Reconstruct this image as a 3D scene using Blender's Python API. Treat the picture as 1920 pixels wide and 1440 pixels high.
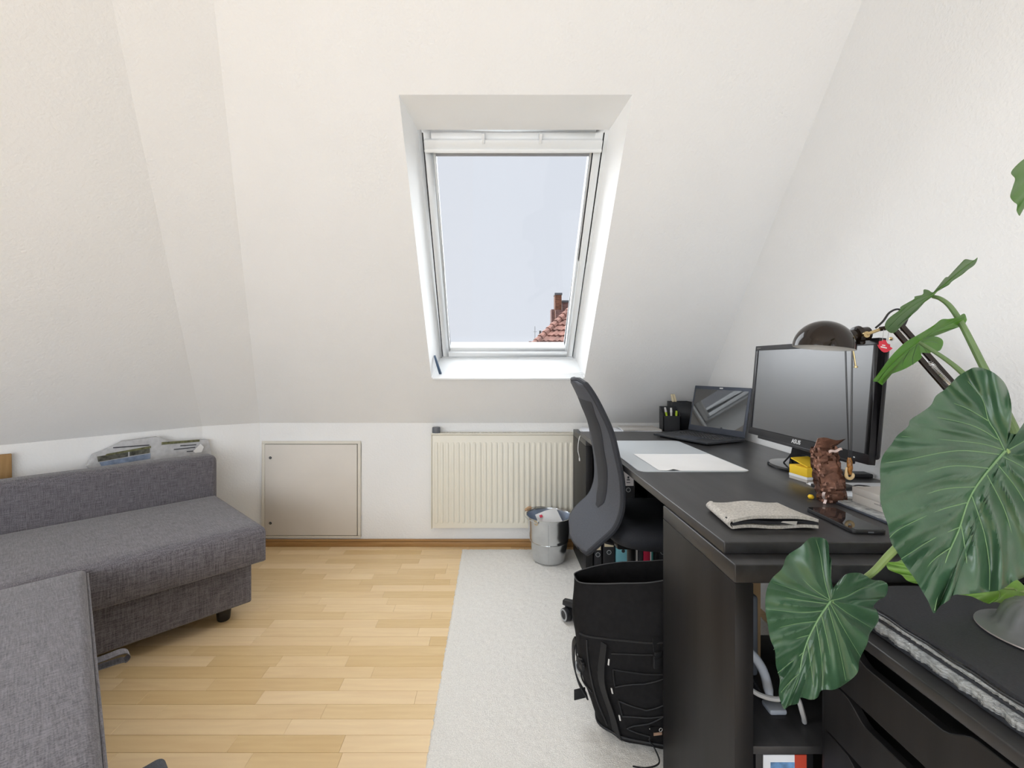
import bpy, bmesh, math, random
from mathutils import Vector, Matrix
random.seed(7)
for o in list(bpy.data.objects): bpy.data.objects.remove(o)
scene = bpy.context.scene
COL = scene.collection

# ---------------------------------------------------------------- camera
F, CX, CY, CH = 853.0, 925.0, 684.0, 1.175
cam_d = bpy.data.cameras.new('camera'); cam = bpy.data.objects.new('camera', cam_d); COL.objects.link(cam)
cam.location = (0, 0, CH); cam.rotation_euler = (math.radians(90), 0, 0)
cam_d.sensor_width = 36; cam_d.lens = F / 1920 * 36
cam_d.shift_x = (960 - CX) / 1920; cam_d.shift_y = (CY - 720) / 1920
cam_d.clip_start = 0.02; cam_d.clip_end = 500
scene.camera = cam
# ---------------------------------------------------------------- world: even overcast sky
w = bpy.data.worlds.new('overcast_sky'); scene.world = w; w.use_nodes = True
bg = w.node_tree.nodes['Background']
bg.inputs['Color'].default_value = (0.86, 0.91, 1.0, 1); bg.inputs['Strength'].default_value = 0.86
# daylight of the bright overcast sky falling through the roof window
sun_d = bpy.data.lights.new('daylight', 'SUN'); sun_d.energy = 12.5; sun_d.angle = math.radians(130); sun_d.color = (0.93, 0.97, 1.0)
sun = bpy.data.objects.new('daylight', sun_d); COL.objects.link(sun)
sun.rotation_euler = (math.radians(-38), 0, 0)
# added fill light at an invented wide window in the rear wall behind the camera
RW = (-2.35, 1.05, 0.12, 1.80)   # x0 x1 z0 z1 of that window
al_d = bpy.data.lights.new('rear_fill_light', 'AREA'); al_d.shape = 'RECTANGLE'
al_d.size = RW[1] - RW[0]; al_d.size_y = RW[3] - RW[2]; al_d.energy = 75; al_d.color = (0.865, 0.93, 1.0)
al = bpy.data.objects.new('rear_fill_light', al_d); COL.objects.link(al)
al.location = ((RW[0] + RW[1]) / 2, -2.78, (RW[2] + RW[3]) / 2); al.rotation_euler = (math.radians(90), 0, 0)
# added side fill at an invented roof window, in the left slope outside the frame (u up the slope, y along it)
LWY, LWU = (-1.15, .05), (.25, 1.45)
l2_d = bpy.data.lights.new('left_fill_light', 'AREA'); l2_d.shape = 'RECTANGLE'; l2_d.size = LWU[1] - LWU[0]; l2_d.size_y = LWY[1] - LWY[0]
l2_d.energy = 55; l2_d.color = (0.865, 0.93, 1.0)
l2 = bpy.data.objects.new('left_fill_light', l2_d); COL.objects.link(l2)
um_ = (LWU[0] + LWU[1]) / 2
l2.location = (-3.0 + .6362 * um_ - .7715 * .16, (LWY[0] + LWY[1]) / 2, .798 + .7715 * um_ + .6362 * .16)
l2.rotation_euler = (0, math.radians(-(180 - 129.5)), 0)
scene.view_settings.view_transform = 'Standard'; scene.view_settings.look = 'None'
scene.view_settings.exposure = 0.0; scene.view_settings.gamma = 1.0; scene.view_settings.use_curve_mapping = False

# ---------------------------------------------------------------- pixel helpers (a pixel gives a direction, the surface gives the distance)
def V(*a): return Vector(a)
def aty(x, y, d): return V((x - CX) / F * d, d, CH - (y - CY) / F * d)
def atz(x, y, z):
    d = (CH - z) * F / (y - CY); return aty(x, y, d)

# ---------------------------------------------------------------- mesh builder
class MB:
    def __init__(s, M=None):
        s.v = []; s.f = []; s.M = M or Matrix()
    def add(s, vs, fs):
        b = len(s.v); s.v += [s.M @ Vector(p) for p in vs]; s.f += [tuple(i + b for i in q) for q in fs]; return s
    def box(s, x0, x1, y0, y1, z0, z1):
        return s.add([(x0,y0,z0),(x1,y0,z0),(x1,y1,z0),(x0,y1,z0),(x0,y0,z1),(x1,y0,z1),(x1,y1,z1),(x0,y1,z1)],
                     [(3,2,1,0),(4,5,6,7),(0,1,5,4),(1,2,6,5),(2,3,7,6),(3,0,4,7)])
    def poly(s, pts): return s.add(pts, [tuple(range(len(pts)))])
    def hexa(s, lo, hi):   # two quads
        n = len(lo)
        return s.add(list(lo) + list(hi), [tuple(range(n))[::-1], tuple(range(n, 2*n))] + [(i, (i+1) % n, n + (i+1) % n, n + i) for i in range(n)])
    def prism(s, poly, fn, h0, h1):
        return s.hexa([fn(a, b, h0) for a, b in poly], [fn(a, b, h1) for a, b in poly])
    def tube(s, pts, r, seg=8, caps=True):
        pts = [Vector(p) for p in pts]; n = len(pts); vs = []; fs = []
        rr = r if isinstance(r, (list, tuple)) else [r] * n
        prev = None
        for i, p in enumerate(pts):
            t = (pts[min(i+1, n-1)] - pts[max(i-1, 0)]).normalized()
            if prev is None:
                a = t.orthogonal().normalized()
            else:
                a = prev - t * prev.dot(t)
                a = a.normalized() if a.length > 1e-6 else t.orthogonal().normalized()
            prev = a; b = t.cross(a)
            for k in range(seg):
                an = 2 * math.pi * k / seg
                vs.append(p + (a * math.cos(an) + b * math.sin(an)) * rr[i])
        for i in range(n - 1):
            for k in range(seg):
                k2 = (k + 1) % seg
                fs.append((i*seg+k, i*seg+k2, (i+1)*seg+k2, (i+1)*seg+k))
        if caps:
            fs.append(tuple(range(seg))[::-1]); fs.append(tuple(range((n-1)*seg, n*seg)))
        return s.add(vs, fs)
    def lathe(s, prof, T=None, seg=32, sx=1.0, sy=1.0, caps=True):
        T = T or Matrix(); vs = []; fs = []; n = len(prof)
        for r, z in prof:
            for k in range(seg):
                an = 2 * math.pi * k / seg
                vs.append(T @ V(r * math.cos(an) * sx, r * math.sin(an) * sy, z))
        for i in range(n - 1):
            for k in range(seg):
                k2 = (k + 1) % seg
                fs.append((i*seg+k, i*seg+k2, (i+1)*seg+k2, (i+1)*seg+k))
        if caps and prof[0][0] > 1e-5: fs.append(tuple(range(seg))[::-1])
        if caps and prof[-1][0] > 1e-5: fs.append(tuple(range((n-1)*seg, n*seg)))
        return s.add(vs, fs)
    def grid(s, nu, nv, fn, closed=False):
        vs = [fn(i / (nu - 1), j / ((nv) if closed else (nv - 1))) for i in range(nu) for j in range(nv)]
        fs = []
        for i in range(nu - 1):
            for j in range(nv if closed else nv - 1):
                j2 = (j + 1) % nv
                fs.append((i*nv+j, i*nv+j2, (i+1)*nv+j2, (i+1)*nv+j))
        return s.add(vs, fs)
    def sheet(s, nu, nv, fn, off):   # closed sheet: fn(u,v)->point, off(u,v)->offset vector of the other face
        top = [Vector(fn(i/(nu-1), j/(nv-1))) for i in range(nu) for j in range(nv)]
        bot = [top[i*nv+j] + Vector(off(i/(nu-1), j/(nv-1))) for i in range(nu) for j in range(nv)]
        n = nu * nv; fs = []
        for i in range(nu - 1):
            for j in range(nv - 1):
                q = (i*nv+j, i*nv+j+1, (i+1)*nv+j+1, (i+1)*nv+j)
                fs.append(q); fs.append(tuple(n + k for k in q[::-1]))
        rim = [i*nv for i in range(nu)] + [(nu-1)*nv + j for j in range(1, nv)] + [i*nv + nv-1 for i in range(nu-2, -1, -1)] + [j for j in range(nv-2, 0, -1)]
        for k in range(len(rim)):
            a, b = rim[k], rim[(k+1) % len(rim)]; fs.append((a, b, n + b, n + a))
        return s.add(top + bot, fs)
    def mesh(s, name, bevel=0, seg=2, smooth=True, ang=35, merge=False):
        me = bpy.data.meshes.new(name); me.from_pydata([tuple(p) for p in s.v], [], s.f)
        bm = bmesh.new(); bm.from_mesh(me)
        if merge or bevel: bmesh.ops.remove_doubles(bm, verts=bm.verts, dist=1e-5)
        bmesh.ops.recalc_face_normals(bm, faces=bm.faces)
        if bevel:
            es = [e for e in bm.edges if len(e.link_faces) == 2 and e.calc_face_angle(0) > math.radians(28)]
            bmesh.ops.bevel(bm, geom=es, offset=bevel, segments=seg, profile=0.5, affect='EDGES', clamp_overlap=True)
        bm.to_mesh(me); bm.free()
        if smooth:
            for p in me.polygons: p.use_smooth = True
            me.set_sharp_from_angle(angle=math.radians(ang))
        return me

ELOC = {}
def link_parent(o, parent):
    if parent is not None:
        o.parent = parent
        if parent.name in ELOC: o.matrix_parent_inverse = Matrix.Translation(-ELOC[parent.name])
def obj(name, me, mat, parent=None):
    o = bpy.data.objects.new(name, me); COL.objects.link(o)
    if mat is not None and len(me.materials) == 0: me.materials.append(mat)
    link_parent(o, parent); return o
def part(parent, name, mb, mat, bevel=0, seg=2, label=None, kind=None, **k):
    o = obj(name, mb.mesh(name, bevel, seg, **k), mat, parent)
    if label: o['label'] = label
    if kind: o['kind'] = kind
    return o
def tag(o, label, cat, group=None):
    o['label'] = label; o['category'] = cat
    if group: o['group'] = group
    return o
def thing(name, label, cat, loc, group=None):
    o = bpy.data.objects.new(name, None); COL.objects.link(o)
    o.location = loc; o.empty_display_size = .05; ELOC[o.name] = Vector(loc)
    return tag(o, label, cat, group)
def single(name, mb, mat, label, cat, group=None, bevel=0, seg=2, **k):
    return tag(obj(name, mb.mesh(name, bevel, seg, **k), mat), label, cat, group)
def struct(name, mb, mat, label=None, parent=None, **k):
    o = obj(name, mb.mesh(name, **k), mat, parent)
    if parent is None:
        o['kind'] = 'structure'
        if label: o['label'] = label
    return o
def rotz(a): return Matrix.Rotation(a, 4, 'Z')
def at(x, y, z, a=0): return Matrix.Translation((x, y, z)) @ rotz(a)
def smooth_pts(pts, n=8):   # Catmull-Rom
    pts = [Vector(p) for p in pts]; out = []
    for i in range(len(pts) - 1):
        p0 = pts[max(i-1, 0)]; p1 = pts[i]; p2 = pts[i+1]; p3 = pts[min(i+2, len(pts)-1)]
        for k in range(n):
            t = k / n
            out.append(0.5 * ((2*p1) + (p2 - p0)*t + (2*p0 - 5*p1 + 4*p2 - p3)*t*t + (3*p1 - p0 - 3*p2 + p3)*t**3))
    out.append(pts[-1]); return out
def lerp(tab, t):   # table [(t, a, b, ...)]
    if t <= tab[0][0]: return tab[0][1:]
    for a, b in zip(tab, tab[1:]):
        if t <= b[0]:
            k = (t - a[0]) / (b[0] - a[0]); k = k*k*(3-2*k)
            return tuple(p + (q - p) * k for p, q in zip(a[1:], b[1:]))
    return tab[-1][1:]
def curve(tab, t):   # smooth scalar curve through [(t, a)]
    if t <= tab[0][0]: return tab[0][1]
    if t >= tab[-1][0]: return tab[-1][1]
    n = len(tab); sl = [(tab[i+1][1]-tab[i][1])/(tab[i+1][0]-tab[i][0]) for i in range(n-1)]
    m = [sl[0]] + [(sl[i-1]+sl[i])/2 if sl[i-1]*sl[i] > 0 else 0 for i in range(1, n-1)] + [sl[-1]]
    for i in range(n-1):
        if t <= tab[i+1][0]:
            h = tab[i+1][0]-tab[i][0]; s = (t-tab[i][0])/h
            return (2*s**3-3*s*s+1)*tab[i][1] + (s**3-2*s*s+s)*h*m[i] + (-2*s**3+3*s*s)*tab[i+1][1] + (s**3-s*s)*h*m[i+1]
def text_mb(txt, size, T, depth=0.0004, shear=0.0, bold=0.0):
    cu = bpy.data.curves.new('t', 'FONT'); cu.body = txt; cu.size = size; cu.extrude = depth; cu.shear = shear
    cu.offset = bold; cu.align_x = 'CENTER'; cu.align_y = 'CENTER'
    o = bpy.data.objects.new('t', cu); COL.objects.link(o)
    dg = bpy.context.evaluated_depsgraph_get(); me = bpy.data.meshes.new_from_object(o.evaluated_get(dg))
    mb = MB(T).add([v.co.copy() for v in me.vertices], [tuple(p.vertices) for p in me.polygons])
    bpy.data.objects.remove(o); bpy.data.curves.remove(cu); bpy.data.meshes.remove(me); return mb
def axes(o, x, y, z):   # matrix from axes
    return Matrix(((x[0],y[0],z[0],o[0]),(x[1],y[1],z[1],o[1]),(x[2],y[2],z[2],o[2]),(0,0,0,1)))

# ---------------------------------------------------------------- materials
def nodes(name):
    m = bpy.data.materials.new(name); m.use_nodes = True; nt = m.node_tree
    return m, nt, nt.nodes['Principled BSDF'], nt.links
def mat(name, col, rough=.5, metal=0, var=.06, vscale=8, bump=0, bscale=200, stretch=(1,1,1), spec=.5, coat=0, trans=0, ior=1.45, bdist=.002, coord='Object', sub=0, detail=4):
    m, nt, b, L = nodes(name)
    tc = nt.nodes.new('ShaderNodeTexCoord'); mp = nt.nodes.new('ShaderNodeMapping'); mp.inputs['Scale'].default_value = stretch
    L.new(tc.outputs[coord], mp.inputs['Vector'])
    n = nt.nodes.new('ShaderNodeTexNoise'); n.inputs['Scale'].default_value = vscale; n.inputs['Detail'].default_value = detail
    L.new(mp.outputs['Vector'], n.inputs['Vector'])
    r = nt.nodes.new('ShaderNodeValToRGB'); c = Vector(col)
    r.color_ramp.elements[0].position = .3; r.color_ramp.elements[1].position = .7
    r.color_ramp.elements[0].color = tuple(max(0, x*(1-var)) for x in c) + (1,); r.color_ramp.elements[1].color = tuple(min(1, x*(1+var)) for x in c) + (1,)
    L.new(n.outputs['Fac'], r.inputs['Fac']); L.new(r.outputs['Color'], b.inputs['Base Color'])
    b.inputs['Roughness'].default_value = rough; b.inputs['Metallic'].default_value = metal
    b.inputs['Specular IOR Level'].default_value = spec; b.inputs['IOR'].default_value = ior
    b.inputs['Coat Weight'].default_value = coat; b.inputs['Coat Roughness'].default_value = .08
    b.inputs['Transmission Weight'].default_value = trans
    if bump:
        n2 = nt.nodes.new('ShaderNodeTexNoise'); n2.inputs['Scale'].default_value = bscale; n2.inputs['Detail'].default_value = 3
        L.new(mp.outputs['Vector'], n2.inputs['Vector'])
        bp = nt.nodes.new('ShaderNodeBump'); bp.inputs['Strength'].default_value = bump; bp.inputs['Distance'].default_value = bdist
        L.new(n2.outputs['Fac'], bp.inputs['Height']); L.new(bp.outputs['Normal'], b.inputs['Normal'])
    return m
def wood_mat(name, cols, rough, scale=(3, 40, 40), use_random=True, bump=.05, coat=0, seam=False):
    m, nt, b, L = nodes(name)
    tc = nt.nodes.new('ShaderNodeTexCoord'); oi = nt.nodes.new('ShaderNodeObjectInfo')
    mul = nt.nodes.new('ShaderNodeVectorMath'); mul.operation = 'MULTIPLY_ADD'
    cmb = nt.nodes.new('ShaderNodeCombineXYZ')
    for i, k in enumerate((31.0, 17.0, 7.0)):
        ml = nt.nodes.new('ShaderNodeMath'); ml.operation = 'MULTIPLY'; ml.inputs[1].default_value = k
        L.new(oi.outputs['Random'], ml.inputs[0]); L.new(ml.outputs[0], cmb.inputs[i])
    mp = nt.nodes.new('ShaderNodeMapping'); mp.inputs['Scale'].default_value = scale
    L.new(tc.outputs['Object'], mp.inputs['Vector'])
    ad = nt.nodes.new('ShaderNodeVectorMath'); ad.operation = 'ADD'; L.new(mp.outputs['Vector'], ad.inputs[0])
    if use_random: L.new(cmb.outputs[0], ad.inputs[1])
    n = nt.nodes.new('ShaderNodeTexNoise'); n.inputs['Scale'].default_value = 1.6; n.inputs['Detail'].default_value = 5; n.inputs['Distortion'].default_value = .8
    L.new(ad.outputs[0], n.inputs['Vector'])
    wv = nt.nodes.new('ShaderNodeTexWave'); wv.bands_direction = 'Y'; wv.inputs['Scale'].default_value = .55; wv.inputs['Distortion'].default_value = 7; wv.inputs['Detail'].default_value = 3
    L.new(ad.outputs[0], wv.inputs['Vector'])
    mx = nt.nodes.new('ShaderNodeMath'); mx.operation = 'MULTIPLY_ADD'; mx.inputs[1].default_value = .14
    L.new(wv.outputs['Fac'], mx.inputs[0]); L.new(n.outputs['Fac'], mx.inputs[2])
    r = nt.nodes.new('ShaderNodeValToRGB'); r.color_ramp.elements[0].position = .3; r.color_ramp.elements[1].position = .85
    r.color_ramp.elements[0].color = tuple(cols[0]) + (1,); r.color_ramp.elements[1].color = tuple(cols[1]) + (1,)
    L.new(mx.outputs[0], r.inputs['Fac'])
    hs = nt.nodes.new('ShaderNodeHueSaturation'); L.new(r.outputs['Color'], hs.inputs['Color'])
    if use_random:
        mr = nt.nodes.new('ShaderNodeMapRange'); mr.inputs['To Min'].default_value = .90; mr.inputs['To Max'].default_value = 1.08
        L.new(oi.outputs['Random'], mr.inputs['Value']); L.new(mr.outputs[0], hs.inputs['Value'])
        mr2 = nt.nodes.new('ShaderNodeMapRange'); mr2.inputs['To Min'].default_value = 1.08; mr2.inputs['To Max'].default_value = .90
        L.new(oi.outputs['Random'], mr2.inputs['Value']); L.new(mr2.outputs[0], hs.inputs['Saturation'])
    L.new(hs.outputs['Color'], b.inputs['Base Color']); b.inputs['Roughness'].default_value = rough
    b.inputs['Coat Weight'].default_value = coat; b.inputs['Coat Roughness'].default_value = .25
    if bump:
        bp = nt.nodes.new('ShaderNodeBump'); bp.inputs['Strength'].default_value = bump; bp.inputs['Distance'].default_value = .001
        L.new(mx.outputs[0], bp.inputs['Height']); L.new(bp.outputs['Normal'], b.inputs['Normal'])
    return m
def weave_mat(name, dark, light, scale=330, rough=.9):
    m, nt, b, L = nodes(name); tc = nt.nodes.new('ShaderNodeTexCoord'); fac = []
    for st in ((.07, 1, 1), (1, .07, 1), (1, 1, .07)):
        mp = nt.nodes.new('ShaderNodeMapping'); mp.vector_type = 'TEXTURE'; mp.inputs['Scale'].default_value = tuple(1/k for k in st); mp.inputs['Rotation'].default_value = (0, 0, math.radians(46.5))
        L.new(tc.outputs['Object'], mp.inputs['Vector'])
        n = nt.nodes.new('ShaderNodeTexNoise'); n.inputs['Scale'].default_value = scale; n.inputs['Detail'].default_value = 2
        L.new(mp.outputs['Vector'], n.inputs['Vector']); fac.append(n.outputs['Fac'])
    a = nt.nodes.new('ShaderNodeMath'); a.operation = 'ADD'; L.new(fac[0], a.inputs[0]); L.new(fac[1], a.inputs[1])
    a2 = nt.nodes.new('ShaderNodeMath'); a2.operation = 'ADD'; L.new(a.outputs[0], a2.inputs[0]); L.new(fac[2], a2.inputs[1])
    mr = nt.nodes.new('ShaderNodeMapRange'); mr.inputs['From Min'].default_value = 1.15; mr.inputs['From Max'].default_value = 1.85
    L.new(a2.outputs[0], mr.inputs['Value'])
    r = nt.nodes.new('ShaderNodeValToRGB'); r.color_ramp.elements[0].color = tuple(dark) + (1,); r.color_ramp.elements[1].color = tuple(light) + (1,)
    L.new(mr.outputs[0], r.inputs['Fac']); L.new(r.outputs['Color'], b.inputs['Base Color'])
    b.inputs['Roughness'].default_value = rough; b.inputs['Sheen Weight'].default_value = .25; b.inputs['Sheen Roughness'].default_value = .5
    b.inputs['Specular IOR Level'].default_value = .2
    bp = nt.nodes.new('ShaderNodeBump'); bp.inputs['Strength'].default_value = .25; bp.inputs['Distance'].default_value = .0008
    L.new(mr.outputs[0], bp.inputs['Height']); L.new(bp.outputs['Normal'], b.inputs['Normal'])
    return m
def glass_mat(name):
    m, nt, b, L = nodes(name)
    tr = nt.nodes.new('ShaderNodeBsdfTransparent'); gl = nt.nodes.new('ShaderNodeBsdfGlossy'); gl.inputs['Roughness'].default_value = .02
    lw = nt.nodes.new('ShaderNodeLayerWeight'); pw = nt.nodes.new('ShaderNodeMath'); pw.operation = 'POWER'; pw.inputs[1].default_value = 5
    ma = nt.nodes.new('ShaderNodeMath'); ma.operation = 'MULTIPLY_ADD'; ma.inputs[1].default_value = .5; ma.inputs[2].default_value = .02
    L.new(lw.outputs['Facing'], pw.inputs[0]); L.new(pw.outputs[0], ma.inputs[0])
    mx = nt.nodes.new('ShaderNodeMixShader'); L.new(ma.outputs[0], mx.inputs[0]); L.new(tr.outputs[0], mx.inputs[1]); L.new(gl.outputs[0], mx.inputs[2])
    L.new(mx.outputs[0], nt.nodes['Material Output'].inputs['Surface']); return m
def leaf_mat(name, dark, light, rough=.32, trans=.3):
    m, nt, b, L = nodes(name)
    tc = nt.nodes.new('ShaderNodeTexCoord'); n = nt.nodes.new('ShaderNodeTexNoise'); n.inputs['Scale'].default_value = 18; n.inputs['Detail'].default_value = 6
    L.new(tc.outputs['Object'], n.inputs['Vector'])
    r = nt.nodes.new('ShaderNodeValToRGB'); r.color_ramp.elements[0].position = .3; r.color_ramp.elements[1].position = .72
    r.color_ramp.elements[0].color = tuple(dark) + (1,); r.color_ramp.elements[1].color = tuple(light) + (1,)
    L.new(n.outputs['Fac'], r.inputs['Fac']); L.new(r.outputs['Color'], b.inputs['Base Color'])
    b.inputs['Roughness'].default_value = rough; b.inputs['Coat Weight'].default_value = .35; b.inputs['Coat Roughness'].default_value = .32
    n2 = nt.nodes.new('ShaderNodeTexNoise'); n2.inputs['Scale'].default_value = 90; n2.inputs['Detail'].default_value = 4; L.new(tc.outputs['Object'], n2.inputs['Vector'])
    bp = nt.nodes.new('ShaderNodeBump'); bp.inputs['Strength'].default_value = .25; bp.inputs['Distance'].default_value = .002
    L.new(n2.outputs['Fac'], bp.inputs['Height']); L.new(bp.outputs['Normal'], b.inputs['Normal'])
    t = nt.nodes.new('ShaderNodeBsdfTranslucent'); t.inputs['Color'].default_value = (light[0]*2.2, light[1]*2.2, light[2]*.6, 1)
    mx = nt.nodes.new('ShaderNodeMixShader'); mx.inputs[0].default_value = trans
    L.new(b.outputs[0], mx.inputs[1]); L.new(t.outputs[0], mx.inputs[2]); L.new(mx.outputs[0], nt.nodes['Material Output'].inputs['Surface'])
    return m
def emit_mat(name, col, s):
    m, nt, b, L = nodes(name); b.inputs['Emission Color'].default_value = tuple(col) + (1,); b.inputs['Emission Strength'].default_value = s; return m
def plank_floor_mat(name):
    m, nt, b, L = nodes(name); tc = nt.nodes.new('ShaderNodeTexCoord')
    br = nt.nodes.new('ShaderNodeTexBrick'); br.inputs['Color1'].default_value = (.78,.55,.29,1); br.inputs['Color2'].default_value = (.72,.49,.25,1); br.inputs['Mortar'].default_value = (.35,.2,.08,1)
    br.inputs['Scale'].default_value = 1; br.inputs['Brick Width'].default_value = .4; br.inputs['Row Height'].default_value = .065; br.inputs['Mortar Size'].default_value = .0006
    L.new(tc.outputs['Object'], br.inputs['Vector']); L.new(br.outputs['Color'], b.inputs['Base Color']); b.inputs['Roughness'].default_value = .4; return m

M = {}
M['wall'] = mat('wall_paint', (.862,.860,.855), .9, var=.012, vscale=3, bump=.6, bscale=95, bdist=.0035, spec=.2, detail=2)
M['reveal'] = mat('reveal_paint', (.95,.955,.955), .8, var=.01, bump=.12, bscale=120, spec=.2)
M['white_frame'] = mat('white_lacquer', (.80,.82,.83), .35, var=.01)
M['white_sill'] = mat('white_sill', (.86,.88,.89), .3, var=.01)
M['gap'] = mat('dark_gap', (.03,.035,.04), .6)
M['glass'] = glass_mat('window_glass')
M['floor_base'] = plank_floor_mat('parquet_far')
M['joint'] = mat('parquet_joint', (.28,.16,.06), .8)
M['plank'] = wood_mat('beech_strip', ((.81,.575,.31),(.89,.665,.37)), .38, scale=(3, 22, 22), bump=.04, coat=.1)
M['base_wood'] = wood_mat('skirting_beech', ((.34,.18,.06),(.46,.26,.10)), .45, scale=(3, 60, 60), use_random=False)
M['rug'] = mat('rug_pile', (.86,.835,.79), 1.0, var=.10, vscale=220, bump=.55, bscale=320, bdist=.006, spec=.1, detail=5)
M['hatch'] = mat('cream_hatch', (.70,.655,.60), .5, var=.02)
M['hatch_frame'] = mat('cream_frame', (.72,.68,.60), .5, var=.02)
M['steel'] = mat('lock_steel', (.55,.55,.53), .3, metal=1)
M['radiator'] = mat('radiator_enamel', (.80,.765,.665), .35, var=.01)
M['grey_plastic'] = mat('grey_plastic', (.14,.15,.17), .5)
M['dark_plastic'] = mat('dark_plastic', (.030,.031,.035), .5)
M['zinc'] = mat('zinc', (.62,.64,.66), .22, metal=1, var=.10, vscale=12)
M['zinc_in'] = mat('zinc_inside', (.50,.56,.66), .4, metal=.8, var=.08)
M['grip_wood'] = mat('grip_wood', (.60,.38,.22), .5, var=.15, stretch=(1,12,12))
M['paper'] = mat('paper', (.82,.81,.80), .8, var=.02)
M['paper_cool'] = mat('paper_cool', (.76,.78,.82), .75, var=.02)
M['red_print'] = mat('red_print', (.62,.05,.09), .6)
M['ink'] = mat('ink', (.05,.05,.06), .6)
M['sofa'] = weave_mat('sofa_weave', (.072,.067,.076), (.205,.192,.210))
M['sofa_back'] = M['sofa']
M['black_plastic'] = mat('black_plastic', (.018,.018,.02), .45)
M['black_leg'] = mat('sofa_leg_black', (.02,.018,.018), .5)
M['desk'] = mat('black_brown_ash', (.034,.033,.034), .33, var=.30, vscale=26, stretch=(1,.06,1), bump=.12, bscale=160, bdist=.0006)
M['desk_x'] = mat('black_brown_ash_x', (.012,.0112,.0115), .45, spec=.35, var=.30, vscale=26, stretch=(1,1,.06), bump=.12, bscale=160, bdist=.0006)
M['mat_clear'] = mat('desk_mat_film', (.56,.59,.615), .3, var=.01)
M['binder_black'] = mat('binder_black', (.022,.022,.025), .5, var=.2, bump=.2, bscale=500)
M['binder_teal'] = mat('binder_teal', (.20,.50,.58), .55)
M['binder_red'] = mat('binder_red', (.45,.01,.05), .5)
M['binder_grey'] = mat('binder_grey', (.42,.40,.37), .6)
M['binder_green'] = mat('binder_green', (.04,.20,.18), .6)
M['label_cream'] = mat('label_cream', (.72,.62,.42), .7)
M['label_white'] = mat('label_white', (.66,.63,.62), .7)
M['chair_fabric'] = mat('chair_fabric', (.072,.077,.092), .85, var=.35, vscale=600, bump=.2, bscale=700, bdist=.0006)
M['chair_mesh'] = mat('chair_mesh', (.028,.030,.037), .8, var=.4, vscale=900, bump=.3, bscale=900, bdist=.0006)
M['chair_seat'] = mat('chair_seat', (.020,.021,.026), .8, var=.3, vscale=500)
M['caster_ring'] = mat('caster_ring', (.35,.36,.37), .4)
M['bag'] = mat('bag_nylon', (.006,.0056,.006), .8, spec=.25, var=.3, vscale=60, bump=.4, bscale=60, bdist=.004)
M['bag_strap'] = mat('bag_strap', (.0095,.0095,.0105), .65, var=.2, vscale=300)
M['tab_white'] = mat('tab_white', (.6,.58,.55), .7)
M['tab_orange'] = mat('tab_orange', (.35,.22,.15), .7)
M['screen'] = mat('monitor_screen', (.028,.029,.034), .36, var=.02, spec=1.0, ior=1.8)
M['screen_gloss'] = mat('laptop_screen', (.016,.017,.019), .03, var=.02, spec=.9, ior=1.7)
M['laptop'] = mat('laptop_shell', (.075,.085,.11), .38, metal=.5, var=.05)
M['laptop_dark'] = mat('laptop_deck', (.028,.030,.036), .4, var=.05)
M['gloss_black'] = mat('gloss_black', (.010,.010,.011), .12, coat=.4)
M['monitor'] = mat('monitor_bezel', (.013,.012,.014), .3)
M['logo_white'] = mat('logo_white', (.72,.72,.72), .5)
M['lamp'] = mat('lamp_brown_black', (.016,.010,.007), .10, coat=0, var=.1)
M['brass'] = mat('brass', (.55,.42,.22), .3, metal=1)
M['chrome'] = mat('chrome', (.7,.7,.7), .18, metal=1)
M['foil'] = mat('brown_foil', (.17,.085,.06), .22, metal=.7, var=.4, vscale=40, bump=.6, bscale=45, bdist=.004, stretch=(1,1,2))
M['foil_in'] = mat('foil_inside', (.62,.50,.47), .3, metal=.6, var=.2, vscale=60)
M['yellow'] = mat('sticky_yellow', (.85,.56,.03), .7)
M['felt'] = mat('pouch_felt', (.50,.47,.43), .95, var=.25, vscale=220, bump=.8, bscale=300, bdist=.002)
M['felt_dark'] = mat('pouch_inside', (.02,.02,.024), .8)
M['grey_box'] = mat('grey_carton', (.50,.475,.445), .6, var=.03)
M['grey_print'] = mat('grey_print', (.22,.21,.21), .6)
M['pendant'] = mat('pendant_cream', (.66,.48,.25), .4, var=.15)
M['tiger_eye'] = mat('pendant_amber', (.30,.13,.03), .25, var=.5, vscale=200)
M['tag_red'] = mat('tag_red', (.62,.035,.06), .5)
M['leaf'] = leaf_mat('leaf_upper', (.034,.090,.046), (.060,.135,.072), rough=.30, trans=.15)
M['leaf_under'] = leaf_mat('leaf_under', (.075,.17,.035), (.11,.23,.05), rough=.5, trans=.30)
M['leaf_lit'] = leaf_mat('leaf_backlit', (.11,.26,.03), (.15,.32,.045), rough=.45, trans=.40)  # brighter leaf green with the light from behind painted in
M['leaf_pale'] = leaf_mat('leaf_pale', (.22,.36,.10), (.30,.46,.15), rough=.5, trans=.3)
M['vein'] = mat('leaf_vein', (.16,.28,.13), .45)
M['vein_dark'] = mat('leaf_vein_under', (.12,.24,.07), .45)
M['stem'] = mat('leaf_stem', (.24,.34,.11), .45, var=.15)
M['stem_dark'] = mat('leaf_stem_dark', (.13,.20,.08), .45, var=.2)
M['pot'] = mat('pot_terracotta', (.42,.20,.12), .8, var=.1)
M['soil'] = mat('soil', (.03,.02,.015), 1, var=.4, vscale=80)
M['portfolio'] = mat('portfolio_cloth', (.024,.025,.030), .75, var=.2, vscale=300, bump=.2, bscale=500)
M['wool'] = mat('grey_wool', (.40,.41,.41), 1, var=.4, vscale=60, bump=1, bscale=200, bdist=.004, stretch=(1,1,4))
M['dome'] = mat('grey_satin', (.135,.138,.142), .42, var=.05)
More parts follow.
